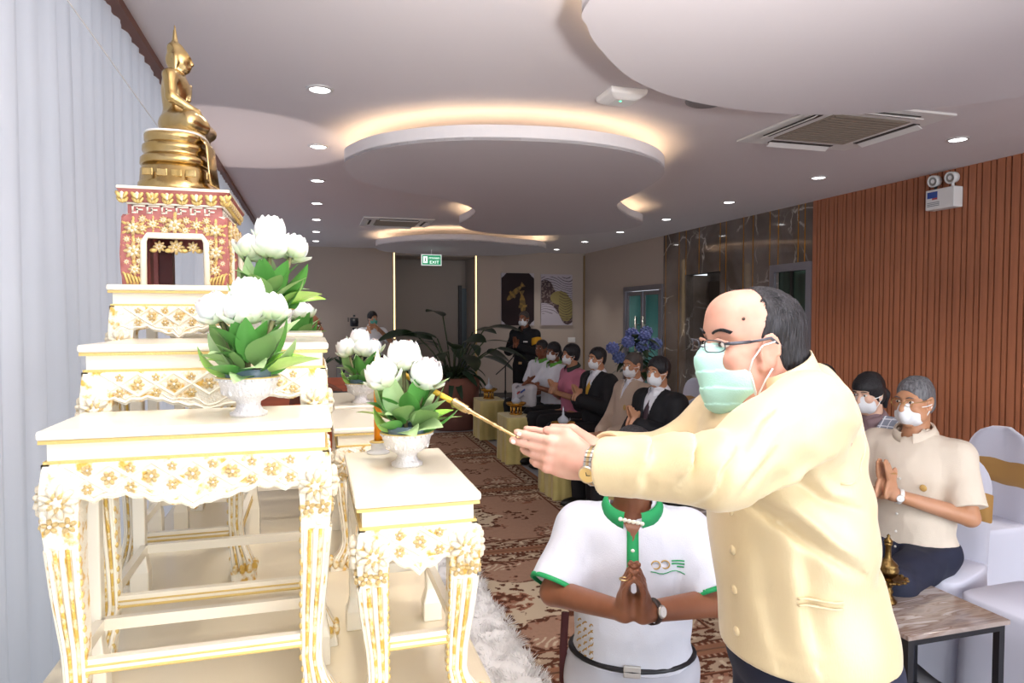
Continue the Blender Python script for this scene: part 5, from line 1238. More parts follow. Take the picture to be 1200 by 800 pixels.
def crease(p):
    """creases: rings round the bent elbows, drag lines from the armpit and across the back"""
    d = np.zeros(len(p), np.float32)
    for s_, e_, w_ in ((sN, eN, wN), (sF, eF, wF)):
        for a, b, n_ in ((s_, e_, 1), (e_, w_, -1)):
            ax = fa(unit(b-a)); q = p-fa(e_); t = q@ax; r = np.sqrt((q**2).sum(1)); top = q[:, 2]
            d += .0036*np.sin(t*(105 if n_ > 0 else 70)+q[:, 1]*30+top*50+4*vnoise(p*15))*np.exp(-(r/.075)**2)*np.clip((r-.01)*40, 0, 1)
    q = p-fa((.90, 1.02, 1.33)); r2 = (q**2).sum(1)
    d += .0055*np.sin((q[:, 0]*.55+q[:, 2]*.85)*82+5*vnoise(p*12))*np.exp(-r2/.020)
    q = p-fa((1.02, 1.05, 1.16)); d += .0055*np.sin((q[:, 2]-.35*q[:, 0])*55+4*vnoise(p*8))*np.exp(-(q[:, 2]/.085)**2)*np.clip((q[:, 0]+.08)*8, 0, 1)
    d += .010*vnoise(p*fa((5, 5, 3.2)))+.0035*vnoise(p*fa((15, 15, 7))+3)
    near = np.clip((1.17-p[:, 1])*12, 0, 1); xz = p[:, [0, 2]]
    for pts, wd, am in FOLD:
        m_ = np.full(len(p), 9., np.float32); sg = np.zeros(len(p), np.float32); tt = np.zeros(len(p), np.float32)
        for k in range(len(pts)-1):
            a, b = fa(pts[k]), fa(pts[k+1]); ba = b-a; q = xz-a; t = np.clip(q@ba/(ba@ba), 0, 1); e = q-t[:, None]*ba
            dd = np.sqrt((e**2).sum(1)); up = dd < m_; m_ = np.where(up, dd, m_); sg = np.where(up, q[:, 0]*ba[1]-q[:, 1]*ba[0], sg); tt = np.where(up, (k+t)/(len(pts)-1), tt)
        s_ = np.where(sg > 0, m_, -m_)/wd
        d += near*am*1.7*np.sin(PI*np.clip(tt, 0.02, .98))**.5*(np.exp(-(s_-.6)**2)-1.1*np.exp(-((s_+.45)/.7)**2))
    for c_ in (cN, cF): d *= 1-.9*np.exp(-((p-fa(c_))**2).sum(1)/.004)
    return d
up_n = unit(V3(-.42, 0, 1.0)); nk = V3(.915, 1.20, 1.488)
torso_c = sub_(and_(torso_j, s_plane(nk, up_n), .006), s_cap(nk-up_n*.03, nk+up_n*.1, .080), .004)
slN = sub_(slN, and_(s_ell(cN+aN*.12, .135), s_plane(cN, -aN)), .004); slF = sub_(slF, and_(s_ell(cF+aF*.12, .130), s_plane(cF, -aF)), .004)
slN = sub_(slN, s_cap(cN+aN*.02, cN-aN*.03, .046, .040), .003); slF = sub_(slF, s_cap(cF+aF*.02, cF-aF*.03, .045, .039), .003)
jk0 = U_([torso_c, (slN, .045), (slF, .045)])
jk = lambda p: jk0(p)-crease(p)
jk = and_(jk, s_plane((.98, 1.17, .950), unit(V3(.03, .0, -1))), .006)
m_jkt = mat('pale_gold_silk', '#dcc89f', 0.40, sheen=.3, bump=.10, bscale=420, stretch=(1, 1, .15), col2='#d4bd90', cscale=6)
surf_obj('jacket', [(jk, (.40, .80, .80), (1.30, 1.62, 1.62), .0055)], m_jkt, MAN, OFF)
# stand collar
R = Matrix(np.stack([unit(np.cross(V3(0, 1, 0), up_n)), V3(0, 1, 0), up_n], 1).tolist())
MB().lathe([(.092, -.025), (.0885, .010), (.0845, .044), (.0815, .045), (.081, .0), (.081, -.02)], 44, nk, R=R, sx=1.05, cap=False).build('stand_collar', m_jkt, MAN, True, off=OFF)
# front edge buttons, welt pocket, seams
def on(fn, u, v, side=0.35):
    """a point on the jacket reached from the near side: u = x, v = z"""
    return hit(fn, (u, .70, v), (0, 1, 0))
bt = MB()
for z in (1.245, 1.165, 1.085, 1.00):
    p = hit(jk, (.55, 1.165, z), (1, 0, 0)); bt.ell(p, (.0045, .010, .010), None, 10, 6)
bt.build('covered_buttons', m_jkt, MAN, True, off=OFF)
pw = MB(); pk = [hit(jk, (x, .7, z), (0, 1, 0)) for x, z in ((.845, 1.108), (.865, 1.105), (.885, 1.103), (.905, 1.102), (.920, 1.102))]
pw.tube([p+(0, -.004, .006) for p in pk], .0042, 6, squash=.6).tube([p+(0, -.004, -.006) for p in pk], .0042, 6, squash=.6).build('welt_pocket', m_jkt, MAN, True, off=OFF)
sm_ = MB()
pts = [hit(jk, V3(.925, 1.035, 1.455)+V3(math.cos(a)*.3*.25, -.35, math.sin(a)*.11-.02), V3(0, 1, 0)) for a in np.linspace(1.2, -1.75, 14)]
sm_.tube(pts, .0022, 5).build('armhole_seam', m_jkt, MAN, True, off=OFF)
# trousers, shoes
tr = U_([s_ell((.985, 1.17, .93), (.15, .19, .12)), (s_cap((.985, 1.085, .90), (.985, 1.075, .50), .105, .078), .04), (s_cap((.985, 1.265, .90), (.985, 1.275, .50), .105, .078), .04), (s_cap((.985, 1.075, .50), (.995, 1.075, .08), .076, .062), .01), (s_cap((.985, 1.275, .50), (.995, 1.275, .08), .076, .062), .01)])
surf_obj('trousers', [(folds(and_(tr, s_plane((0, 0, .06), (0, 0, -1)), .004), .008, 11), (.75, .85, .02), (1.25, 1.5, 1.08), .009)], m_navy, MAN, OFF)
for y in (1.075, 1.275): surf_obj('shoe', [(and_(U_([s_ell((.94, y, .042), (.14, .048, .045)), (s_cap((.995, y, .05), (.995, y, .09), .05, .046), .03)]), s_plane((0, 0, .002), (0, 0, -1)), .002), (.75, y-.1, -.01), (1.1, y+.1, .17), .008)], mat('black_leather', '#15130f'), MAN, OFF)
# hair, thin over the crown
hh = lambda *v: xyz(hc)+HR @ (np.array(v, float)*hs)
EE = lambda c_, r: s_ell(hh(*c_), np.array(r)*hs, HR)
hr = U_([EE((0, -.016, .043), (.079, .099, .0835)), (EE((0, -.050, -.020), (.074, .064, .075)), .02)])
hr = folds(hr, .0045, 70, 2, (1, 1, .3))
front = U_([EE((0, .085, .075), (.12, .088, .10)), (EE((0, .100, -.02), (.12, .072, .10)), .02), (s_cap(hh(-.12, .028, -.020), hh(.12, .028, -.020), .030*hs), .01), (s_cap(hh(-.12, .040, -.06), hh(.12, .040, -.06), .055*hs), .015)])
front = folds(front, .005, 90, 9); hr = sub_(hr, front, .004); hr = and_(hr, s_plane(hh(0, -.05, -.088), HR @ np.array((0, .25, -1.0))), .012)
m_hairm = mat('dark_greying_hair', '#121114', 0.55, col2='#3b3a3f', cscale=75, stretch=(2.5, 2.5, .35), lo=.45, hi=.75, bump=.6, bscale=110)
surf_obj('hair', [(hr, hc-.2, hc+.2, .004)], m_hairm, MAN, OFF)
st = MB(); rr = random.Random(4)
def on_skull(a, b, e=.0):
    """a: angle front(0) to back along the crown, b: side"""
    d = V3(math.sin(b), math.cos(a)*math.cos(b), math.sin(a)*math.cos(b))
    return hh(0, -.014, .042)+HR @ (V3(.0745, .0945, .0805)*d*hs)+HR @ d*e*hs
for i in range(190):
    a0 = rr.uniform(1.25, 1.6); b0 = rr.uniform(-1.25, 1.25); la = rr.uniform(.45, .95)
    if abs(b0) > .7: a0 = rr.uniform(1.0, 1.5)
    st.tube([on_skull(a0+la*t, b0*(1-.12*t), .001+.003*math.sin(PI*t)) for t in (0, .25, .5, .75, 1)], [.0003, .0008, .0009, .0008, .0004], 4, cap=False)
for i in range(46):      # sparse temple hair
    b0 = rr.choice((-1, 1))*rr.uniform(1.15, 1.42); a0 = rr.uniform(.45, 1.2)
    st.tube([on_skull(a0+.25*t, b0+.04*t*(1 if b0 > 0 else -1), .001) for t in (0, .5, 1)], [.0003, .0006, .0003], 4, cap=False)
st.build('hair_strands', m_hairm, MAN, True, off=OFF)['kind'] = 'stuff'
# mask with pleats and loops
msk = mask_sdf(hc, HR, hs, 1.08, .0022, .050, .28, .022, -.132)
m_teal_mask = mat('green_surgical_mask', '#b5e6d8', 0.75, bump=.1, bscale=300)
mk = surf_obj('face_mask', [(msk, hc-.2, hc+.2, .0026)], m_teal_mask, MAN, OFF)
ed = MB(); lp = MB()
m_mw = mat('mask_white_edge', '#e6f0ee', .7)
for sx in (-1, 1):
    e = [hit(msk, hh(sx*.16, .0525+.28*(z+.04), z), HR @ V3(-sx, 0, 0)) for z in np.linspace(-.036, -.112, 9)]
    ed.tube(e, .0028, 6)
    lp.tube([e[0], hh(sx*.0795, .050, -.012), hh(sx*.083, .030, .014), hh(sx*.089, .008, .020)], .0017, 6)
    lp.tube([e[-1], hh(sx*.080, .036, -.074), hh(sx*.085, .026, -.050), hh(sx*.089, .014, -.030)], .0017, 6)
ed.tube([hit(msk, hh(x, .20, .012), HR @ V3(0, -1, 0)) for x in np.linspace(-.05, .05, 11)], .0024, 6)
ed.build('mask_edging', m_mw, mk, True, off=OFF); lp.build('ear_loops', m_loop, mk, True, off=OFF)['kind'] = 'stuff'
# eyes, brows, mole, glasses
for sx in (-1, 1):
    Rm = Matrix(HR.tolist())
    e = MB().ell(hh(sx*.032, .081, .016), (.0125*hs, .011*hs, .0068*hs), Rm, 14, 8).build('eye', m_eyew, MAN, True, off=OFF)
    MB().ell(hh(sx*.032, .0880, .0155), (.0058*hs, .005*hs, .006*hs), Rm, 12, 6).build('iris', m_eye, e, True, off=OFF)
    MB().tube([hh(sx*.017, .092, .0225), hh(sx*.032, .0945, .0245), hh(sx*.047, .084, .0205)], [.002, .0038, .002], 6).build('eyelid', m_skin['hand'], MAN, True, off=OFF)
    br = MB()
    for i in range(16):
        q = i/15; b0 = V3(.016+.036*q, .0955-.015*q*q, .037+.006*math.sin(q*3.0)); br.tube([hh(sx*b0[0], b0[1], b0[2]), hh(sx*(b0[0]+.007), b0[1]-.001, b0[2]+.003)], [.0030, .0012], 5)
    br.build('eyebrow', m_hairm, MAN, True, off=OFF)
MB().ell(hit(head_f, hh(-.17, .056, .064), HR @ V3(1, 0, 0)), (.0034, .0034, .0034), None, 8, 6).build('mole', mat('mole_dark', '#4b372d', .5), MAN, True, off=OFF)
mo_p = None
g = MB(); ln = MB()
for sx in (-1, 1):
    fr = [hh(sx*(.036+.025*math.copysign(abs(math.cos(a))**.6, math.cos(a))), .112-.016*abs(math.cos(a))*(1 if math.cos(a) > 0 else .1), .013+.0115*math.copysign(abs(math.sin(a))**.6, math.sin(a))) for a in np.linspace(0, 2*PI, 25)]
    g.tube(fr, .0013, 6, cap=False)
    g.tube([hh(sx*.061, .098, .018), hh(sx*.073, .088, .019), hh(sx*.080, .055, .021)], [.0026, .0042, .0036], 6)
    g.tube([hh(sx*.080, .055, .021), hh(sx*.087, .035, .024), hh(sx*.087, .016, .027), hh(sx*.083, -.012, .008)], .0028, 6)
    ln.add([tuple(p) for p in fr[:-1]], [tuple(range(24))])
g.tube([hh(-.011, .113, .010), hh(0, .116, .013), hh(.011, .113, .010)], .0014, 6)
gl = g.build('glasses', mat('gunmetal_frame', '#54565e', .35, .5), MAN, True, off=OFF)
ln.build('lens', mat('spectacle_lens', '#ffffff', .03, trans=1.0, alpha=.12), gl, off=OFF)
# wristwatch, gold and steel
e_ = unit(eN-wN); cw = wN+e_*.004; uu = unit(np.cross(e_, V3(0, 0, 1))); bb = unit(np.cross(e_, uu)); R = Matrix(np.stack([uu, bb, e_], 1).tolist())
wt = MB(); wg = MB()
for k in range(26):
    a = 2*PI*k/26; rad = unit(uu*math.cos(a)+bb*math.sin(a)); tg = np.cross(e_, rad); Rk = Matrix(np.stack([tg, e_, rad], 1).tolist())
    for j, (o, w_) in enumerate(((-.0055, .0045), (0, .0055), (.0055, .0045))): (wg if j == 1 else wt).box(cw+rad*.0365+e_*o, (.0078, w_, .003), R=Rk)
wch = wt.build('watch_bracelet', m_steel, MAN, off=OFF, bevel=.0005); wg.build('gold_links', m_brass, wch, off=OFF)
fd = unit(V3(-.45, -.85, -.22)); fd = unit(fd-e_*float(fd@e_)); a_ = unit(np.cross(fd, e_)); R = Matrix(np.stack([a_, e_, fd], 1).tolist())
MB().lathe([(.001, -.004), (.0165, -.004), (.0175, .002), (.0160, .0055), (.0135, .0045), (.001, .0045)], 28, cw+fd*.0375, R=R).build('watch_case', m_steel, wch, True, off=OFF)
MB().lathe([(.001, .0048), (.0135, .0048)], 24, cw+fd*.0375, R=R, cap=False).build('watch_dial', mat('champagne_dial', '#d6b878', .3, .4), wch, off=OFF)
MB().lathe([(.0136, .0046), (.0165, .0056), (.0168, .0046)], 28, cw+fd*.0375, R=R, cap=False).build('gold_bezel', m_brass, wch, True, off=OFF)
mm = MB(); mm.box(cw+fd*.0428+e_*.003, (.0012, .008, .0006), R=R).box(cw+fd*.0428+a_*.003, (.007, .0012, .0006), R=R)
mm.build('watch_hands', m_black, wch, off=OFF)

# ---- brass taper lighter held between the palms
A_ = V3(.400, 1.285, 1.380); B_ = V3(.155, 1.600, 1.520); dv = unit(B_-A_); LN = float(np.linalg.norm(B_-A_))
tp = thing('taper_lighter', 'slim brass taper lighter with yellow wax tip held out to the orange candle', 'taper', tuple(A_))
P_ = lambda t: A_+dv*LN*t
s2 = [(-.16, .0040), (-.05, .0042), (.02, .0028), (.14, .0030), (.15, .0046), (.16, .0032), (.185, .0034), (.19, .0048), (.20, .0034), (.345, .0042), (.355, .0070), (.365, .0048), (.375, .0082), (.39, .0090), (.452, .0094), (.460, .0120), (.468, .0098), (.472, .006)]
MB().tube([P_(t) for t, r in s2], [r for t, r in s2], 14).build('brass_handle', m_brass, tp, True, off=tuple(A_))
MB().tube([P_(t) for t in (.46, .9, .985, 1.0)], [.0062, .0060, .0056, .002], 12).build('yellow_taper', mat('yellow_wax', '#e8b63a', .4), tp, True, off=tuple(A_))

# ------------------------------------------------------------------ kneeling man
m_polo = mat('white_polo', '#d6d9e4', .8, bump=.15, bscale=300); m_green = mat('polo_green', '#1f9a5a', .7)
KN = person('kneeling man in white polo shirt with green collar, palms pressed together, below the outstretched arms', (.945, 1.915, 0), 2.70, 'kneel', arms='waix', top=m_polo, legs=mat('light_grey_trousers', '#b9bbc6', .85), skin='brown', hair='short', fat=1.10, h=.0046, sleeve='short', collar=m_green, drop=-.010, hpitch=-.12, hscale=.80, hemz=.03, sc=.97,
            wrists={-1: (-.024, .300, .835), 1: (.024, .300, .835)}, elbows={-1: (-.235, .105, .795), 1: (.235, .105, .795)}, mask=True)
pb = MB(); at_ = KN['at']; Lk = KN['L']
kx, ky = None, None
def surf_front(D, sx, z, y0=.5):
    """front of the kneeling man's shirt"""
    p = hit(D['shirt'], D['at'](sx, y0, z), -D['fwd']); return xyz(p), nrm(D['shirt'], p)
q = [surf_front(KN, 0, z)[0]+KN['fwd']*.0015 for z in np.linspace(Lk-.030, Lk-.165, 8)]
pb.grid([[p+KN['fwd']*0+V3(-.017, -.001, 0), p+V3(0, .001, 0), p+V3(.017, -.001, 0)] for p in q]); o = pb.build('green_placket', m_green, KN['T'], True); s_ = o.modifiers.new('t', 'SOLIDIFY'); s_.thickness = .004; s_.offset = 0
nb = MB()
skv = [surf_front(KN, 0, z)[0]+KN['fwd']*.003 for z in np.linspace(Lk+.0, Lk-.06, 5)]
nb.grid([[p+V3(-w, 0, 0), p+V3(0, .003, 0), p+V3(w, 0, 0)] for p, w in zip(skv, (.034, .027, .019, .010, .002))]); nb.build('open_neck', m_skin['brown'], KN['T'], True)
bt = MB()
for z in (Lk-.085, Lk-.125): bt.ell(surf_front(KN, .0, z)[0]+KN['fwd']*.004, (.006, .003, .006), None, 10, 6)
bt.build('button', MATS['button_white'], KN['T'], True)
# chest emblem: two gold rings with green lettering lines
for i, dx in enumerate((-.066, -.093)):
    c, no = surf_front(KN, dx, Lk-.125); R = Matrix((KN['RT'] @ rotx(-PI/2)).tolist()); MB().tube([c+no*.002+V3(.0125*math.cos(a), 0, .0115*math.sin(a)) for a in np.linspace(0 if i == 0 else .5, 2*PI if i == 0 else 5.8, 20)], .0022, 5).build('gold_ring_emblem', MATS['crest_gold'], KN['T'], True)
em = MB()
for dx0, dx1, dz in ((-.113, -.150, -.116), (-.113, -.150, -.124), (-.128, -.148, -.132)):
    em.tube([surf_front(KN, x, Lk+dz)[0]+KN['fwd']*.001 for x in np.linspace(dx0, dx1, 5)], .0022, 4)
em.tube([surf_front(KN, x, Lk-.147+.004*math.sin(x*90))[0]+KN['fwd']*.001 for x in np.linspace(-.052, -.150, 9)], .0014, 4); em.build('emblem_lettering', m_green, KN['T'])
# green sleeve trim, belt, watch, ring, garland, lanyard
for sx in (-1, 1):
    dv_ = unit(KN['E'][sx]-KN['S'][sx]); c = KN['S'][sx]+(KN['E'][sx]-KN['S'][sx])*.80+dv_*.010; u_ = unit(np.cross(dv_, V3(0, 1, 0))); R = Matrix(np.stack([u_, np.cross(dv_, u_), dv_], 1).tolist())
    MB().lathe([(.076, .004), (.0835, .004), (.0835, .017), (.076, .017)], 36, c, R=R, cap=False).build('green_cuff', m_green, KN['T'], True)
bl_ = [KN['P']+KN['RT'] @ V3(.183*math.cos(a)*1.0, .143*math.sin(a), .050) for a in np.linspace(0, 2*PI, 37)]
MB().tube(bl_, .016, 6, cap=False, squash=.55).build('belt', mat('dark_belt', '#16181f', .4), KN['T'], True)
MB().box(KN['at'](0, .152, .050), (.05, .01, .034), rz=0).build('buckle', m_steel, KN['T'], bevel=.002)
wb = wrist_band(KN, -1, mat('dark_brown_strap', '#2c1a15', .5), None, .035); watch_face(KN, wb[0], wb[1], (-.75, .55, .25), m_steel, MATS['white_dial'], .030, .017)
MB().tube([KN['W'][1]+KN['hands'][1][0]*.112+V3(.002+.0115*math.cos(a), .014+.0115*math.sin(a), 0) for a in np.linspace(0, 2*PI, 15)], .0022, 6).build('gold_ring', m_brass, KN['T'], True)
gar = thing('jasmine_garland', 'short white jasmine bud garland at the neck of the kneeling man', 'garland', (0, 0, 0))
for k in range(6):
    p = np.array(KN['T'].matrix_basis @ Vector(KN['at'](.028-.011*k, .150+.004*math.sin(k), Lk+.012-.003*k))) if False else None
mw = Matrix.Translation(KN['T'].location) @ Matrix.Rotation(2.70, 4, 'Z')
for k in range(6): MB().ell(mw @ Vector(KN['at'](.036-.0125*k, .128, Lk+.006-.0022*k)), (.0075, .006, .0062), None, 8, 6).build('jasmine_bud', mat('jasmine', '#f2eddc', .6), gar, True)
gz = MB(); lw = MB()
for i in range(5):
    for j in range(3):
        p, no = surf_front(KN, .155-.018*j, .07+.022*i)
        gz.tube([p+V3(.010*math.cos(a)*(1 if (i+j) % 2 else .6), 0, .010*math.sin(a))+no*.001 for a in np.linspace(.3, 5.2, 9)], .0022, 4)
gz.build('gold_print', mat('gold_thread', '#a8854a', .6), KN['T'])
lw.tube([KN['at'](.205, .03, .16), KN['at'](.212, .02, .04), KN['at'](.214, .0, -.08)], .012, 6, squash=.4).build('dark_red_strap', mat('dark_red_strap', '#4a1c20', .7), KN['T'])

# ------------------------------------------------------------------ monk on the dais
m_robe = mat('saffron_robe', '#c8581c', .8, col2='#b34a17', cscale=8, bump=.2, bscale=60); m_robe2 = mat('brown_over_robe', '#6b3a28', .85)
MK = person('monk in saffron robe seated on the dais behind the altar tables', (-.06, 5.82, 0), -PI/2-.1, 'lotus', arms='lap', top=m_robe2, legs=m_robe, skin='brown', hair=None, mask=False, zseat=.80, sleeve='long', shoes=False, eyes=True, hyaw=-.1, collar=m_robe2)
# ------------------------------------------------------------------ carpets
RUG_W, RUG_L = 2.30, 1.60
def rug_mesh():
    nx, ny = 330, 230
    us = np.linspace(0, 1, nx); vs = np.linspace(0, 1, ny)
    U, Vv = np.meshgrid(us, vs, indexing='ij'); x = (U-.5)*RUG_W; y = (Vv-.5)*RUG_L
    def vn(a, b, s=0): return vnoise(np.stack([a.ravel(), b.ravel(), np.full(a.size, 1.7+s)], 1).astype(np.float32)).reshape(a.shape)
    field = np.array(lin('#9c7a66')[:3]); dk = np.array(lin('#56301f')[:3]); cr = np.array(lin('#bfac93')[:3]); md = np.array(lin('#8d5e48')[:3])
    C = np.tile(field, (nx, ny, 1)); C *= (1+.12*vn(x*60, y*60))[..., None]
    def put(m, c): C[m] = c
    ax, ay = np.abs(x), np.abs(y); e = np.minimum(RUG_W/2-ax, RUG_L/2-ay)
    # floral scroll fields: warped petals
    wx, wy = x+.02*vn(x*9, y*9), y+.02*vn(x*9, y*9, 5)
    blot = vn(x*26, y*26, 2)+.6*vn(x*52, y*52, 4)
    swirl = np.sin(wx*62+3*np.sin(wy*31))*np.sin(wy*62+3*np.sin(wx*31))
    # medallion: cream oval with dark flower bouquet and scrolled rim
    th = np.arctan2(y/.30, x/.40); rr_ = np.sqrt((x/.40)**2+(y/.30)**2); rim = 1+.10*np.cos(8*th)+.05*np.cos(16*th)
    put((rr_ < rim) & (rr_ > .25), cr); put((rr_ < .98*rim) & (rr_ > .55) & (blot > .16), dk); put((rr_ < .50) & (blot > -.10), md); put((rr_ < .45) & (blot > .10), dk); put((rr_ < .42) & (blot < -.26), cr)
    ring = np.abs(rr_-rim-.05) < (.055+.03*np.cos(16*th)); put(ring & (blot > -.18), dk); put((np.abs(rr_-rim-.20) < .10) & (blot > .20), md); put((np.abs(rr_-rim-.26) < .10) & (blot > .30), dk)
    for sx in (-1, 1):      # side sprays and corner scrolls
        d = np.sqrt(((x-sx*.62)/.16)**2+(y/.15)**2); put((d < 1) & (blot > .2), dk); put((d < .5) & (blot < -.3), cr)
        for sy in (-1, 1):
            d = np.sqrt(((x-sx*.80)/.24)**2+((y-sy*.50)/.20)**2); put((d < 1.0) & (swirl > .35) & (blot > -.1), dk); put((d < .75) & (swirl < -.6), cr); put((d < 1.1) & (blot > .30), md)
        d = np.sqrt((x/.36)**2+((y-sx*.56)/.12)**2); put((d < 1.0) & (swirl > .35), dk); put((d < .8) & (swirl < -.65), cr)
    # borders
    t = np.where(RUG_W/2-ax < RUG_L/2-ay, y, x)
    b0 = e < .25; band = (e > .075) & (e < .185)
    put(e < .205, md); put(band, cr*0.62+md*.25); put(band & (np.sin(t*46+2.5*np.sin((e-.13)*60)) > .35), dk); put(band & (np.abs(np.sin(t*23)) < .22) & (np.abs(e-.13) < .03), cr); put(band & (blot > .22), dk)
    put(np.abs(e-.197) < .006, dk); put(np.abs(e-.066) < .006, dk); put((e < .058) & (np.sin(t*180) > .2) & (e > .036), dk); put((e < .058) & (e > .036) & (np.sin(t*180) < -.5), cr*.7); put(e < .030, np.array(lin('#8a6048')[:3]))
    V = np.stack([x, y, np.full_like(x, .010)], -1).reshape(-1, 3)
    idx = np.arange(nx*ny).reshape(nx, ny); Q = np.stack([idx[:-1, :-1], idx[1:, :-1], idx[1:, 1:], idx[:-1, 1:]], -1).reshape(-1, 4)
    me = mesh_np('pile', V, Q); at = me.color_attributes.new('col', 'FLOAT_COLOR', 'POINT')
    at.data.foreach_set('color', np.concatenate([C.reshape(-1, 3), np.ones((nx*ny, 1))], 1).astype(np.float32).ravel())
    me.materials.append(attr_mat('carpet_wool', .95, bump=.6, bscale=400))
    return me
rme = rug_mesh(); base_me = MB().bx(-RUG_W/2, RUG_W/2, -RUG_L/2, RUG_L/2, 0, .009).mesh('backing'); base_me.materials.append(mat('carpet_edge', '#7d5843', .95))
for i, w in enumerate(('first, under the kneeling man,', 'second', 'third', 'fourth', 'fifth and farthest')):
    t = thing('patterned_rug', 'brown floral rug, %s in the aisle run' % w, 'rug', (1.0, 2.06+1.615*i, .0), 0, 'brown floral rugs along the aisle')
    link_mesh('backing', base_me, t); link_mesh('pile', rme, t, None, True)
def fur_mat():
    m = bpy.data.materials.new('fur_strand'); m.use_nodes = True; nt = m.node_tree
    a = nt.nodes.new('ShaderNodeBsdfDiffuse'); a.inputs['Color'].default_value = (.93, .92, .91, 1); t = nt.nodes.new('ShaderNodeBsdfTranslucent'); t.inputs['Color'].default_value = (.93, .92, .91, 1)
    x = nt.nodes.new('ShaderNodeMixShader'); x.inputs[0].default_value = .5
    nt.links.new(a.outputs[0], x.inputs[1]); nt.links.new(t.outputs[0], x.inputs[2]); nt.links.new(x.outputs[0], nt.nodes['Material Output'].inputs['Surface'])
    return m
def fur_rug():
    t = thing('fur_rug', 'white shaggy fur rug lying beside the altar platform', 'rug', (.60, 3.25, .012))
    rr = np.random.RandomState(9); x0, x1, y0, y1 = -.27, .37, -1.15, 1.25
    ga, gb = np.meshgrid(np.linspace(x0, x1-.02, 40), np.linspace(y0, y1, 150), indexing='ij'); gz = .034+.030*vnoise(np.stack([ga.ravel()*19, gb.ravel()*19, ga.ravel()*0], 1).astype(np.float32)).reshape(ga.shape)+.018*vnoise(np.stack([ga.ravel()*55, gb.ravel()*55, ga.ravel()*0+3], 1).astype(np.float32)).reshape(ga.shape)
    gz[0] = gz[-1] = 0; gz[:, 0] = gz[:, -1] = 0
    MB().grid(np.stack([ga, gb, gz], -1)).build('backing', mat('fur_white', '#f7f5f3', .95), t, True)
    n = 20000; bx_ = rr.uniform(x0, x1, n); by = rr.uniform(y0, y1, n); edge = np.sin(by*9)*.012+np.sin(by*23+1)*.008
    bx_ = np.minimum(bx_, x1-.02+edge)
    cl = np.stack([np.sin(bx_*31+2*np.sin(by*17)), np.cos(by*29+2*np.sin(bx_*19))], 1)
    dx = .028*cl[:, 0]+rr.normal(0, .012, n)+.02*(bx_ > x1-.06); dy = .028*cl[:, 1]+rr.normal(0, .012, n); hgt = rr.uniform(.012, .034, n)
    a = rr.uniform(0, PI, n); w = .0045
    P0 = np.stack([bx_-np.cos(a)*w, by-np.sin(a)*w, np.full(n, .026)], 1); P1 = np.stack([bx_+np.cos(a)*w, by+np.sin(a)*w, np.full(n, .02)], 1)
    P2 = np.stack([bx_+dx, by+dy, .022+hgt], 1)
    V = np.stack([P0, P1, P2], 1).reshape(-1, 3); Q = np.arange(3*n).reshape(-1, 3)
    o = link_mesh('fur', mesh_np('fur', V, Q), t, fur_mat()); o['kind'] = 'stuff'
fur_rug()
# ------------------------------------------------------------------ monks' dais
t = thing('dais', 'low dais covered in terracotta cloth with white piping behind the altar', 'dais', (-.14, 7.3, 0))
MB().bx(-.58, .58, -2.1, 2.2, 0, .80).build('cloth_cover', mat('terracotta_cloth', '#a34a22', .85, col2='#8f3e1c', cscale=4, bump=.2, bscale=90), t, bevel=.02)
pp = MB()
for z in (.30, .52, .78): pp.tube([(-.585, -2.105, z), (.585, -2.105, z), (.585, 2.2, z)], .006, 6)
for x in (-.2, .2): pp.tube([(x, -2.106, .0), (x, -2.106, .80)], .005, 6)
pp.build('white_piping', mat('cord_white', '#e8e2d8', .8), t)
MB().bx(.10, .56, -1.95, -1.0, .80, .815).build('white_sheet', mat('sheet_grey_white', '#b9b3b0', .9), t)
t = thing('shoulder_bag', 'black bag with coral red strap lying on the dais beyond the altar', 'bag', (.245, 5.42, .815))
surf_obj('bag_body', [(folds(U_([s_box((0, 0, .11), (.17, .10, .12), .07, rotz(-.3)), (s_cap((.05, -.02, .08), (.26, -.05, .04), .075, .03), .05)]), .015, 9), (-.3, -.25, -.02), (.40, .25, .32), .009)], m_blackcl, t)
MB().tube([(-.10, -.13, .02), (-.02, -.14, .09), (.04, -.13, .18), (.06, -.05, .25), (.09, -.10, .19), (.10, -.13, .11)], [.022, .024, .022, .016, .02, .012], 8, squash=.45).build('coral_strap', mat('coral_strap', '#e5574d', .6), t, True)
# ------------------------------------------------------------------ gold-draped side tables and their trays
m_satin = mat('gold_satin', '#d2c27c', .42, col2='#c6b56c', cscale=5, sheen=.3, bump=.15, bscale=25)
def cloth_table(w, l, hgt, seed):
    rr = np.random.RandomState(seed); n = 84; zs = [hgt, hgt-.006, hgt-.03, hgt*.7, hgt*.35, .035, .012]
    V = []; th = np.linspace(0, 2*PI, n, endpoint=False); ph = rr.uniform(0, 6, 4)
    for i, z in enumerate(zs):
        q = 1-z/hgt
        for a in th:
            c, s = math.cos(a), math.sin(a); k = (abs(c)**9+abs(s)**9)**(-1/9)
            amp = .011*q*(math.sin(11*a+ph[0])+.7*math.sin(17*a+ph[1]))
            k2 = k*(1 if i else .985)
            V.append((c*k2*w/2*(1+.05*q)+c*amp, s*k2*l/2*(1+.05*q)+s*amp, z))
    Fc = [tuple(range(n))]
    for i in range(len(zs)-1):
        for j in range(n): Fc.append((i*n+j, (i+1)*n+j, (i+1)*n+(j+1) % n, i*n+(j+1) % n))
    return MB().add(V, Fc)
tb = ['nearest one, hidden behind the pale gold sleeve', 'third from the far end, behind the outstretched hands', 'second from the far end', 'at the far end of the row']
words4 = ['nearest, mostly hidden by the sleeves', 'third from the far end, above the outstretched hands', 'second from the far end', 'on the farthest gold table']
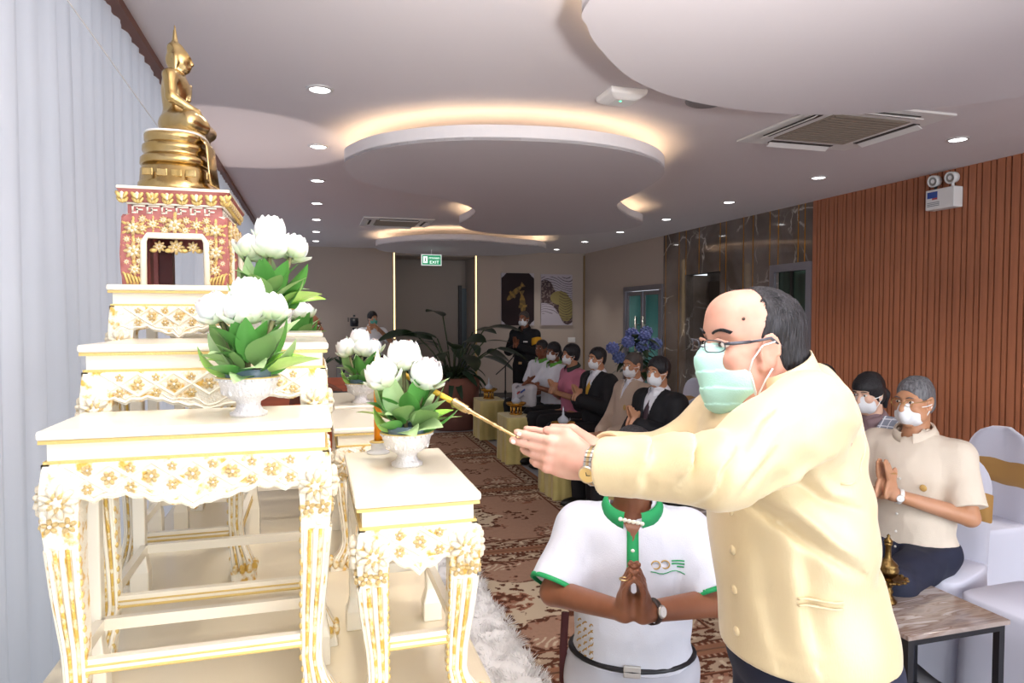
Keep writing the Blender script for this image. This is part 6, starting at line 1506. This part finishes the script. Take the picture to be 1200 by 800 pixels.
m_tray = mat('gilt_tray', '#cd9c48', .26, .9, bump=.2, bscale=120); m_porc = mat('blue_white_porcelain', '#bfc3cb', .2)
for i, (x, y) in enumerate(((2.185, 4.28), (2.185, 5.83), (2.18, 7.33), (2.245, 8.84))):
    t = thing('draped_table', 'gold satin draped table, %s' % tb[i], 'table', (x, y, 0), 0, 'gold-draped side tables')
    cloth_table(.35, .48, .52, i).build('satin_cloth', m_satin, t, auto=50)
    MB().bx(-.15, .15, -.21, .21, 0.0, .50).build('table_frame', m_dark, t)
    p = thing('footed_tray', 'gilt footed offering tray, %s' % words4[i], 'tray', (x, y+.02, .521), 0, 'gilt footed trays')
    MB().lathe([(.001, 0), (.072, 0), (.078, .008), (.066, .016), (.001, .016)], 28).build('base', m_tray, p, True)
    lg = MB()
    for k in range(8):
        a = 2*PI*k/8; MB_ = [(.060*math.cos(a), .060*math.sin(a), z) for z in (.012, .035, .05, .065, .10)]
        MB().tube(MB_, [.009, .007, .010, .007, .009], 7).build('leg', m_tray, p, True)
    MB().lathe([(.001, .095), (.07, .095), (.092, .103), (.112, .118), (.116, .130), (.112, .134), (.108, .124), (.085, .110), (.001, .108)], 36).build('dish', m_tray, p, True)
    v = thing('porcelain_urn', 'porcelain lidded urn with spire, tray %s' % words4[i], 'urn', (x, y+.02, .521+.109), 0, 'porcelain lidded urns')
    MB().lathe([(.001, 0), (.026, 0), (.024, .008), (.040, .020), (.050, .036), (.051, .046), (.046, .052)], 28).build('urn_body', m_porc, v, True)
    MB().lathe([(.052, .052), (.050, .057), (.034, .072), (.016, .086), (.011, .098), (.012, .110), (.0075, .125), (.008, .150), (.004, .165), (.0005, .176)], 24).build('lid', m_porc, v, True)
    g = MB().tube([(.048, 0, .03), (.068, 0, .045), (.066, 0, .062)], .0035, 6).build('spout', m_porc, v, True)
# ------------------------------------------------------------------ marble-topped coffee tables, brass libation vessel
def marble_light():
    m = bpy.data.materials.new('pale_marble'); m.use_nodes = True; nt = m.node_tree; b_ = nt.nodes['Principled BSDF']; L = nt.links
    tc = nt.nodes.new('ShaderNodeTexCoord'); mp = nt.nodes.new('ShaderNodeMapping'); mp.inputs['Rotation'].default_value = (0, 0, .9); mp.inputs['Scale'].default_value = (2.2, 14, 6)
    n = nt.nodes.new('ShaderNodeTexNoise'); n.inputs['Scale'].default_value = 1.6; n.inputs['Detail'].default_value = 5; n.inputs['Distortion'].default_value = 1.0
    r = nt.nodes.new('ShaderNodeValToRGB'); cr = r.color_ramp; cr.elements[0].position = .28; cr.elements[0].color = lin('#7d6f69'); cr.elements[1].position = .75; cr.elements[1].color = lin('#c9c2bf')
    e = cr.elements.new(.45); e.color = lin('#a3958e'); e = cr.elements.new(.52); e.color = lin('#8a7467'); e = cr.elements.new(.57); e.color = lin('#b5aba6')
    L.new(tc.outputs['Object'], mp.inputs['Vector']); L.new(mp.outputs['Vector'], n.inputs['Vector']); L.new(n.outputs['Fac'], r.inputs['Fac']); L.new(r.outputs['Color'], b_.inputs['Base Color'])
    b_.inputs['Roughness'].default_value = .07
    return m
m_pm = marble_light()
def coffee_table(x0, x1, y0, y1, z, label):
    cx, cy = (x0+x1)/2, (y0+y1)/2; w, l = (x1-x0)/2, (y1-y0)/2
    t = thing('coffee_table', label, 'table', (cx, cy, 0))
    MB().bx(-w, w, -l, l, z-.018, z).build('marble_top', m_pm, t, bevel=.002)
    s = .026
    MB().bx(-w+.012, w-.012, -l+.012, -l+.012+s, z-.018-s, z-.018).bx(-w+.012, w-.012, l-.012-s, l-.012, z-.018-s, z-.018).bx(-w+.012, -w+.012+s, -l+.012+s, l-.012-s, z-.018-s, z-.018).bx(w-.012-s, w-.012, -l+.012+s, l-.012-s, z-.018-s, z-.018).build('rail_frame', m_black, t)
    for sx in (-1, 1):
        for sy in (-1, 1): MB().bx(*sorted((sx*(w-.012), sx*(w-.012-s))), *sorted((sy*(l-.012), sy*(l-.012-s))), 0, z-.018-s).build('leg', m_black, t)
    for sx in (-1, 1): MB().bx(*sorted((sx*(w-.012), sx*(w-.012-s))), -l+.04, l-.04, .03, .03+s*.8).build('floor_rail', m_black, t)
coffee_table(2.02, 2.50, 1.90, 2.33, .49, 'marble-topped coffee table with black frame in the right foreground, brass vessel on it')
coffee_table(2.06, 2.45, 3.18, 3.72, .46, 'second marble-topped coffee table, farther back behind the man in the pale gold jacket')
m_ab = mat('antique_brass', '#93784a', .3, 1.0, col2='#6f5630', cscale=18, bump=.25, bscale=130)
t = thing('libation_vessel', 'antique brass long-necked water vessel standing on a footed dish on the marble table', 'vessel', (2.185, 2.16, .49))
MB().lathe([(.001, 0), (.034, 0), (.036, .008), (.026, .018), (.017, .034), (.022, .046), (.016, .058), (.020, .072), (.040, .082), (.064, .092), (.070, .100), (.066, .101), (.045, .092), (.001, .086)], 32).build('footed_dish', m_ab, t, True)
sc_ = MB()
for k in range(14): sc_.ell((.068*math.cos(2*PI*k/14), .068*math.sin(2*PI*k/14), .099), (.010, .010, .005), None, 8, 4)
sc_.build('scalloped_rim', m_ab, t, True)
MB().lathe([(.001, .086), (.022, .087), (.015, .096), (.026, .106), (.038, .120), (.041, .134), (.036, .146), (.038, .150), (.034, .156), (.018, .172), (.012, .182), (.0105, .225), (.014, .230), (.0155, .236), (.012, .242)], 32).build('vessel_body', m_ab, t, True)
MB().lathe([(.014, .240), (.017, .246), (.010, .256), (.005, .262), (.007, .268), (.0005, .275)], 20).build('stopper', m_ab, t, True)
# ------------------------------------------------------------------ white banquet chairs with gold sashes
m_spandex = mat('white_chair_cover', '#d9dbea', .75); m_sash = mat('gold_sash', '#b98d4c', .45, sheen=.3)
def chair_parts():
    """local: the sitter faces +Y, seat top at z=.46"""
    n = 72; th = np.linspace(0, 2*PI, n, endpoint=False); V = []; Fc = []
    zs = (.462, .455, .43, .36, .24, .12, .03, .012)
    for z in zs:
        q = max(0, (.43-z)/.43)
        for a in th:
            c, s = math.cos(a), math.sin(a); k = (abs(c)**7+abs(s)**7)**(-1/7)
            corner = abs(math.sin(2*a))**3
            pull = 1-(.05*math.sin(PI*q)*(1-corner))+.07*q*corner
            inset = .96 if z > .46 else 1
            V.append((c*k*.215*pull*inset, s*k*.215*pull*inset, z+(.10*(1-corner)*(q > .9)*.6)))
    Fc.append(tuple(range(n)))
    for i in range(len(zs)-1):
        for j in range(n): Fc.append((i*n+j, (i+1)*n+j, (i+1)*n+(j+1) % n, i*n+(j+1) % n))
    seat = MB().add(V, Fc).mesh('seat_cover')
    P = []; m_ = 15
    zb = np.linspace(.30, .98, 22)
    def half(z):
        if z < .80: return .205+.0*z
        return .205*math.sqrt(max(0.0, 1-((z-.80)/.185)**2))**.9
    b = MB(); rows = []
    for z in zb:
        w = max(half(z), .012); yb = -.19-.10*(z-.46); row = []
        for sgn in (1, -1):
            for j in range(m_):
                u = (-1+2*j/(m_-1))*sgn
                row.append((u*w, yb+sgn*.020*(1-u**6)-.03*(1-u*u), z))
        rows.append(row)
    k = len(rows[0]); V = [p for r in rows for p in r]; Fc = []
    for i in range(len(rows)-1):
        for j in range(k): Fc.append((i*k+j, i*k+(j+1) % k, (i+1)*k+(j+1) % k, (i+1)*k+j))
    Fc += [tuple(range(k)), tuple((len(rows)-1)*k+j for j in range(k-1, -1, -1))]
    back = b.add(V, Fc).mesh('back_cover')
    rows = []
    for z in (.655, .66, .70, .745, .785, .79):
        yb = -.19-.10*(z-.46); row = []; ins = .0 if z in (.655, .79) else .006
        for sgn in (1, -1):
            for j in range(m_):
                u = (-1+2*j/(m_-1))*sgn
                row.append((u*(.205+ins), yb+sgn*(.020+ins)*(1-u**6)-.03*(1-u*u), z+.004*math.sin(7*u)))
        rows.append(row)
    V = [p for r in rows for p in r]; Fc = [(i*k+j, i*k+(j+1) % k, (i+1)*k+(j+1) % k, (i+1)*k+j) for i in range(len(rows)-1) for j in range(k)]
    sash = MB().add(V, Fc).mesh('sash')
    knot = MB().ell((0, -.275, .72), (.035, .022, .045), None, 10, 8)
    for sx in (-1, 1): knot.ell((sx*.055, -.285, .71), (.05, .014, .035), Matrix.Rotation(sx*.4, 3, 'Y'), 10, 6).tube([(sx*.01, -.28, .70), (sx*.03, -.30, .56), (sx*.05, -.29, .44)], [.02, .03, .04], 8, squash=.25)
    return seat, back, sash, knot.mesh('bow')
cm_ = chair_parts()
for me, m in zip(cm_, (m_spandex, m_spandex, m_sash, m_sash)): me.materials.append(m)
def chair(x, y, rz, label):
    t = thing('banquet_chair', label, 'chair', (x, y, 0), rz, 'white covered banquet chairs')
    for n_, me in zip(('seat_cover', 'back_cover', 'sash', 'bow'), cm_): link_mesh(n_, me, t, None, True)
    return t
for x, y, rz, who in chairs:
    chair(x+.02, y, rz, 'white covered chair under the %s' % ' '.join(who.split(',')[0].split()[:11]))
chair(3.62, 3.02, PI/2, 'empty white covered chair with gold sash against the timber slat wall at right')
chair(2.83, 2.02, PI/2+.04, 'empty white covered chair in the right foreground beside the marble table')
chair(3.56, 6.28, PI/2, 'empty white covered chair with gold sash by the brown stone wall, behind the black suit')
# ------------------------------------------------------------------ microphone stand, camera on tripod
t = thing('microphone_stand', 'black microphone stand beside the man in black uniform', 'microphone stand', (2.60, 9.30, 0))
MB().lathe([(.001, 0), (.13, 0), (.13, .012), (.03, .03), (.001, .03)], 24).build('base', m_black, t, True)
MB().tube([(0, 0, .02), (0, 0, .92)], .010, 8).build('pole', m_black, t); MB().ell((0, 0, .55), (.018, .018, .035)).build('clutch', m_black, t, True)
MB().tube([(-.14, 0, .80), (0, 0, .92), (.14, .04, 1.06)], .008, 8).build('boom', m_black, t)
MB().tube([(.12, .03, 1.05), (.17, .05, 1.10)], [.012, .014], 8).ell((.185, .056, 1.115), (.025, .025, .03)).build('microphone', m_black, t, True)
t = thing('video_camera_tripod', 'video camera on a black tripod in front of the cameraman', 'camera', (.62, 11.25, 0))
for k in range(3):
    a = 2*PI*k/3+.5; MB().tube([(.03*math.cos(a), .03*math.sin(a), 1.36), (.38*math.cos(a), .38*math.sin(a), 0)], [.018, .013], 8).build('leg', m_black, t)
MB().tube([(0, 0, 1.30), (0, 0, 1.44)], .028, 10).build('head', m_black, t)
MB().box((0, 0, 1.53), (.12, .24, .14)).build('camera_body', m_black, t, bevel=.015); MB().tube([(0, -.12, 1.53), (0, -.25, 1.53)], [.045, .055], 16).build('camera_lens', m_black, t, True)
MB().box((-.09, .05, 1.57), (.012, .10, .07)).box((0, 0, 1.63), (.03, .16, .03)).build('camera_handle', m_black, t)
# ------------------------------------------------------------------ wall pictures
def picture(x0, x1, z0, z1, label, kind):
    t = thing('wall_canvas', label, 'picture', ((x0+x1)/2, YF-.001, (z0+z1)/2)); w, h_ = (x1-x0)/2, (z1-z0)/2
    MB().bx(-w, w, -.035, 0, -h_, h_).build('stretcher', mat('canvas_edge', '#b9b2b8', .8), t)
    nx, nz = 90, 140; U, W_ = np.meshgrid(np.linspace(-1, 1, nx), np.linspace(-1, 1, nz), indexing='ij'); x, z = U*w, W_*h_
    vn = lambda a, b, s: vnoise(np.stack([a.ravel(), b.ravel(), np.full(a.size, s)], 1).astype(np.float32)).reshape(a.shape)
    if kind == 'fish':
        C = np.tile(np.array(lin('#2a1d20')[:3]), (nx, nz, 1)); C *= (1+.5*vn(x*4, z*4, 2.))[..., None]
        g1 = np.array(lin('#6d5836')[:3]); g2 = np.array(lin('#8d6f3a')[:3])
        for cx, cz, ang, L, W in ((-.08, .12, .75, .20, .055), (.10, -.10, 1.65, .20, .06)):
            c, s = math.cos(ang), math.sin(ang); a = (x-cx)*c+(z-cz)*s; b_ = -(x-cx)*s+(z-cz)*c
            fish = (np.abs(b_) < W*np.sqrt(np.maximum(0, 1-(a/L)**2))) | ((a > L*.8) & (a < L*1.35) & (np.abs(b_) < (a-L*.75)*.5)) | ((np.abs(a+.04) < .025) & (np.abs(b_) < W*1.5))
            C[fish] = g1; C[fish & (vn(x*22, z*22, 4.) > .02)] = g2
        C[(np.abs(x) > w-.06) & (np.abs(z) > h_-.06) & (np.abs(x)-w+np.abs(z)-h_ > -.11)] = np.array(lin('#b7b0b8')[:3])
        C[(np.abs(x)-w+np.abs(z)-h_ > -.10)] = np.array(lin('#b7b0b8')[:3])
    else:
        C = np.tile(np.array(lin('#b3aab4')[:3]), (nx, nz, 1)); dk = np.array(lin('#4a3a3c')[:3]); ol = np.array(lin('#8d8053')[:3])
        q = z+.55*x+.10*np.sin(x*9)+.12*vn(x*5, z*5, 1.)
        flow = np.abs(np.sin((z-.9*x+.35*np.sin(x*4))*62+4*vn(x*6, z*6, 3.)))
        C[(flow < .35) & (q > .10) & (z < .9*h_)] = dk; C[(flow < .25) & (q < -.15) & (x < .05) & (z > -h_*.55)] = dk
        band = (q < .16) & (q > -.26); C[band] = dk; C[band & (vn(x*40, z*40, 7.) > .12)] = np.array(lin('#7d6d68')[:3])
        c2 = ((x-.06)/.20)**2+((z-.04)/.14)**2 < 1; c3 = ((x-.20)/.16)**2+((z+.18)/.26)**2 < 1
        C[c2 | c3] = ol; C[(c2 | c3) & (flow < .3) & (x > .05)] = dk
    V = np.stack([x, np.full_like(x, -.037), z], -1).reshape(-1, 3); idx = np.arange(nx*nz).reshape(nx, nz)
    Q = np.stack([idx[:-1, :-1], idx[1:, :-1], idx[1:, 1:], idx[:-1, 1:]], -1).reshape(-1, 4)
    me = mesh_np('printed_face', V, Q); at = me.color_attributes.new('col', 'FLOAT_COLOR', 'POINT'); at.data.foreach_set('color', np.concatenate([C.reshape(-1, 3), np.ones((nx*nz, 1))], 1).astype(np.float32).ravel())
    link_mesh('printed_face', me, t, attr_mat('canvas_'+kind, .6))
picture(3.57, 4.25, 1.44, 2.48, 'dark canvas with two golden fish on the far wall behind the man in black', 'fish')
picture(4.40, 5.07, 1.44, 2.47, 'pale canvas with flowing dark and olive bands, right of the dark fish canvas', 'flow')
t = thing('wall_switch', 'small white switch plate on the far wall below the pale canvas', 'switch', (5.07, YF, 1.14)); MB().bx(-.08, .08, -.012, 0, -.05, .05).build('plate', m_white, t, bevel=.003)
for k in range(3): MB().bx(-.06+.042*k, -.025+.042*k, -.016, -.012, -.03, .03).build('rocker', m_white, t)
# ------------------------------------------------------------------ plants
m_ter = mat('terracotta_planter', '#8d5a4a', .7); m_ter2 = mat('terracotta_plinth', '#6d4338', .7)
m_dl = two_side('dark_leaf', '#1d3019', '#2f4527', .3); m_fern = two_side('fern_leaf', '#1f3a22', '#33512f', .5)
def blade(L, W, curl, n=9, lobes=0.0):
    P = np.zeros((n, 5, 3))
    for i in range(n):
        q = i/(n-1); w = W*.5*(math.sin(PI*min(1, q**.8))**.7 if 0 < q < 1 else .02)*(1+lobes*abs(math.sin(q*14)))
        a = curl*q; yy = L*(math.sin(a)/curl if curl else q); zz = -L*((1-math.cos(a))/curl if curl else 0)
        for j in range(5): P[i, j] = ((j-2)/2*w, yy, zz+.12*abs((j-2)/2)*w)
    return MB().grid(P).mesh('leaf')
def plant(name, label, loc, stems, pot, seed):
    t = thing(name, label, 'plant', loc); rr = random.Random(seed)
    pot(t)
    for (a, el, ln, lw, mtl, curl, z0, sl) in stems:
        b0 = Vector((.05*math.cos(a), .05*math.sin(a), z0)); d = Vector((math.cos(a)*math.cos(el), math.sin(a)*math.cos(el), math.sin(el)))
        e = b0+d*sl; mid = b0+d*sl*.5+Vector((0, 0, sl*.08))
        MB().tube([b0, mid, e], .010, 6).build('stem', mat('dark_stem', '#3b4a2a', .6), t, True)
        o = link_mesh('leaf', blade(ln, lw, curl), t, mtl, True, e)
        o.rotation_euler = (Matrix.Rotation(a-PI/2, 4, 'Z') @ Matrix.Rotation(max(-.2, el-.75), 4, 'X') @ Matrix.Rotation(rr.uniform(-.5, .5), 4, 'Y')).to_euler()
def pot1(t):
    MB().lathe([(.001, 0), (.40, 0), (.42, .02), (.42, .26), (.40, .28)], 36).build('plinth', m_ter2, t, True)
    MB().lathe([(.30, .28), (.36, .30), (.38, .55), (.39, .74), (.36, .74), (.34, .68), (.001, .66)], 36).build('pot', m_ter, t, True)
rr = random.Random(21); stems = []
for k in range(16): stems.append((2*PI*k*.381966, rr.uniform(.55, 1.35), rr.uniform(.38, .60), rr.uniform(.17, .30), m_dl, rr.uniform(.5, 1.1), .70, rr.uniform(.42, .85)))
for k in range(34): stems.append((2*PI*k*.381966+1, rr.uniform(.15, 1.2), rr.uniform(.30, .5), rr.uniform(.05, .10), m_fern, rr.uniform(1.0, 1.9), .68, rr.uniform(.10, .35)))
for a, el, sl, ln in ((-.5, 1.05, .85, .6), (2.7, .9, .85, .6), (3.3, .55, .7, .55), (.1, .7, .6, .5), (1.9, 1.3, .95, .5)): stems.append((a, el, ln, .26, m_dl, .8, .70, sl))
plant('potted_plant', 'large dark broad-leaved plant in a terracotta planter before the recess', (1.96, 9.85, 0), stems, pot1, 3)
for i in range(3):
    x = .12+.36*i
    def pot2(t): MB().bx(-.11, .11, -.11, .11, 0, .78).build('pot', mat('grey_planter', '#8f8885', .7), t, bevel=.01)
    st = [(2*PI*k*.38, rr.uniform(1.3, 1.5), rr.uniform(.2, .28), .06, m_fern, .15, .74, .05) for k in range(9)]
    plant('snake_plant', 'spiky green plant in a tall grey planter by the far wall, %s from the curtain' % words[i], (x, 12.3, 0), st, pot2, i)
t = thing('flower_stand', 'blue hydrangea arrangement on a stand behind the guests, before the glass door', 'flowers', (4.0, 8.05, 0))
MB().lathe([(.001, 0), (.16, 0), (.16, .02), (.03, .05), (.03, .72), (.14, .80), (.16, .98), (.14, .98), (.001, .92)], 24).build('stand', mat('stand_brown', '#7a5a4a', .6), t, True)
rr = random.Random(5)
for k in range(40):
    a = 2*PI*k*.381966; o = link_mesh('leaf', blade(rr.uniform(.22, .34), rr.uniform(.08, .13), 1.0), t, m_dl, True, (.05*math.cos(a), .05*math.sin(a), rr.uniform(.92, 1.34)))
    o.rotation_euler = (Matrix.Rotation(a-PI/2, 4, 'Z') @ Matrix.Rotation(rr.uniform(-.4, .9), 4, 'X')).to_euler()
hy = [mat('hydrangea_blue', '#64709f', .7), mat('hydrangea_violet', '#6f78b0', .7)]
for i, (x, y, z) in enumerate(((-.26, -.06, 1.10), (-.15, -.10, 1.30), (.02, -.16, 1.24), (.10, -.05, 1.36), (.24, -.10, 1.27), (-.04, .02, 1.40), (.18, .05, 1.42), (-.32, .0, 1.22))):
    f = MB()
    for k in range(34):
        zz = 1-2*(k+.5)/34; q = math.sqrt(1-zz*zz); a = k*2.39996; f.ell((x+.074*q*math.cos(a), y+.074*q*math.sin(a), z+.066*zz), (.022, .022, .017), None, 6, 4)
    f.ell((x, y, z), (.065, .065, .058), None, 10, 6).build('hydrangea_head', hy[i % 2], t, True)
# ------------------------------------------------------------------ small things by the seated woman
t = thing('name_card', 'black desk sign with yellow strokes held before the woman in the checked blazer', 'sign', (2.56, 3.02, .66), .5)
MB().box((0, 0, .06), (.16, .012, .11), R=Matrix.Rotation(-.2, 3, 'X')).build('card', m_black, t)
for k in range(3): MB().box((-.03+.03*k, -.009, .06), (.008, .004, .05), R=Matrix.Rotation(.35, 3, 'Y')).build('yellow_stroke', mat('yellow_print', '#e0b32e', .5), t)
tag(MB().tube([(2.78, 3.02, 1.06), (2.74, 2.99, .98), (2.73, 3.0, .90), (2.72, 3.03, .80), (2.68, 3.05, .72), (2.62, 3.04, .70)], .006, 6).build('black_cable', m_black, None, True), 'black cable hanging before the woman in the checked blazer', 'cable')
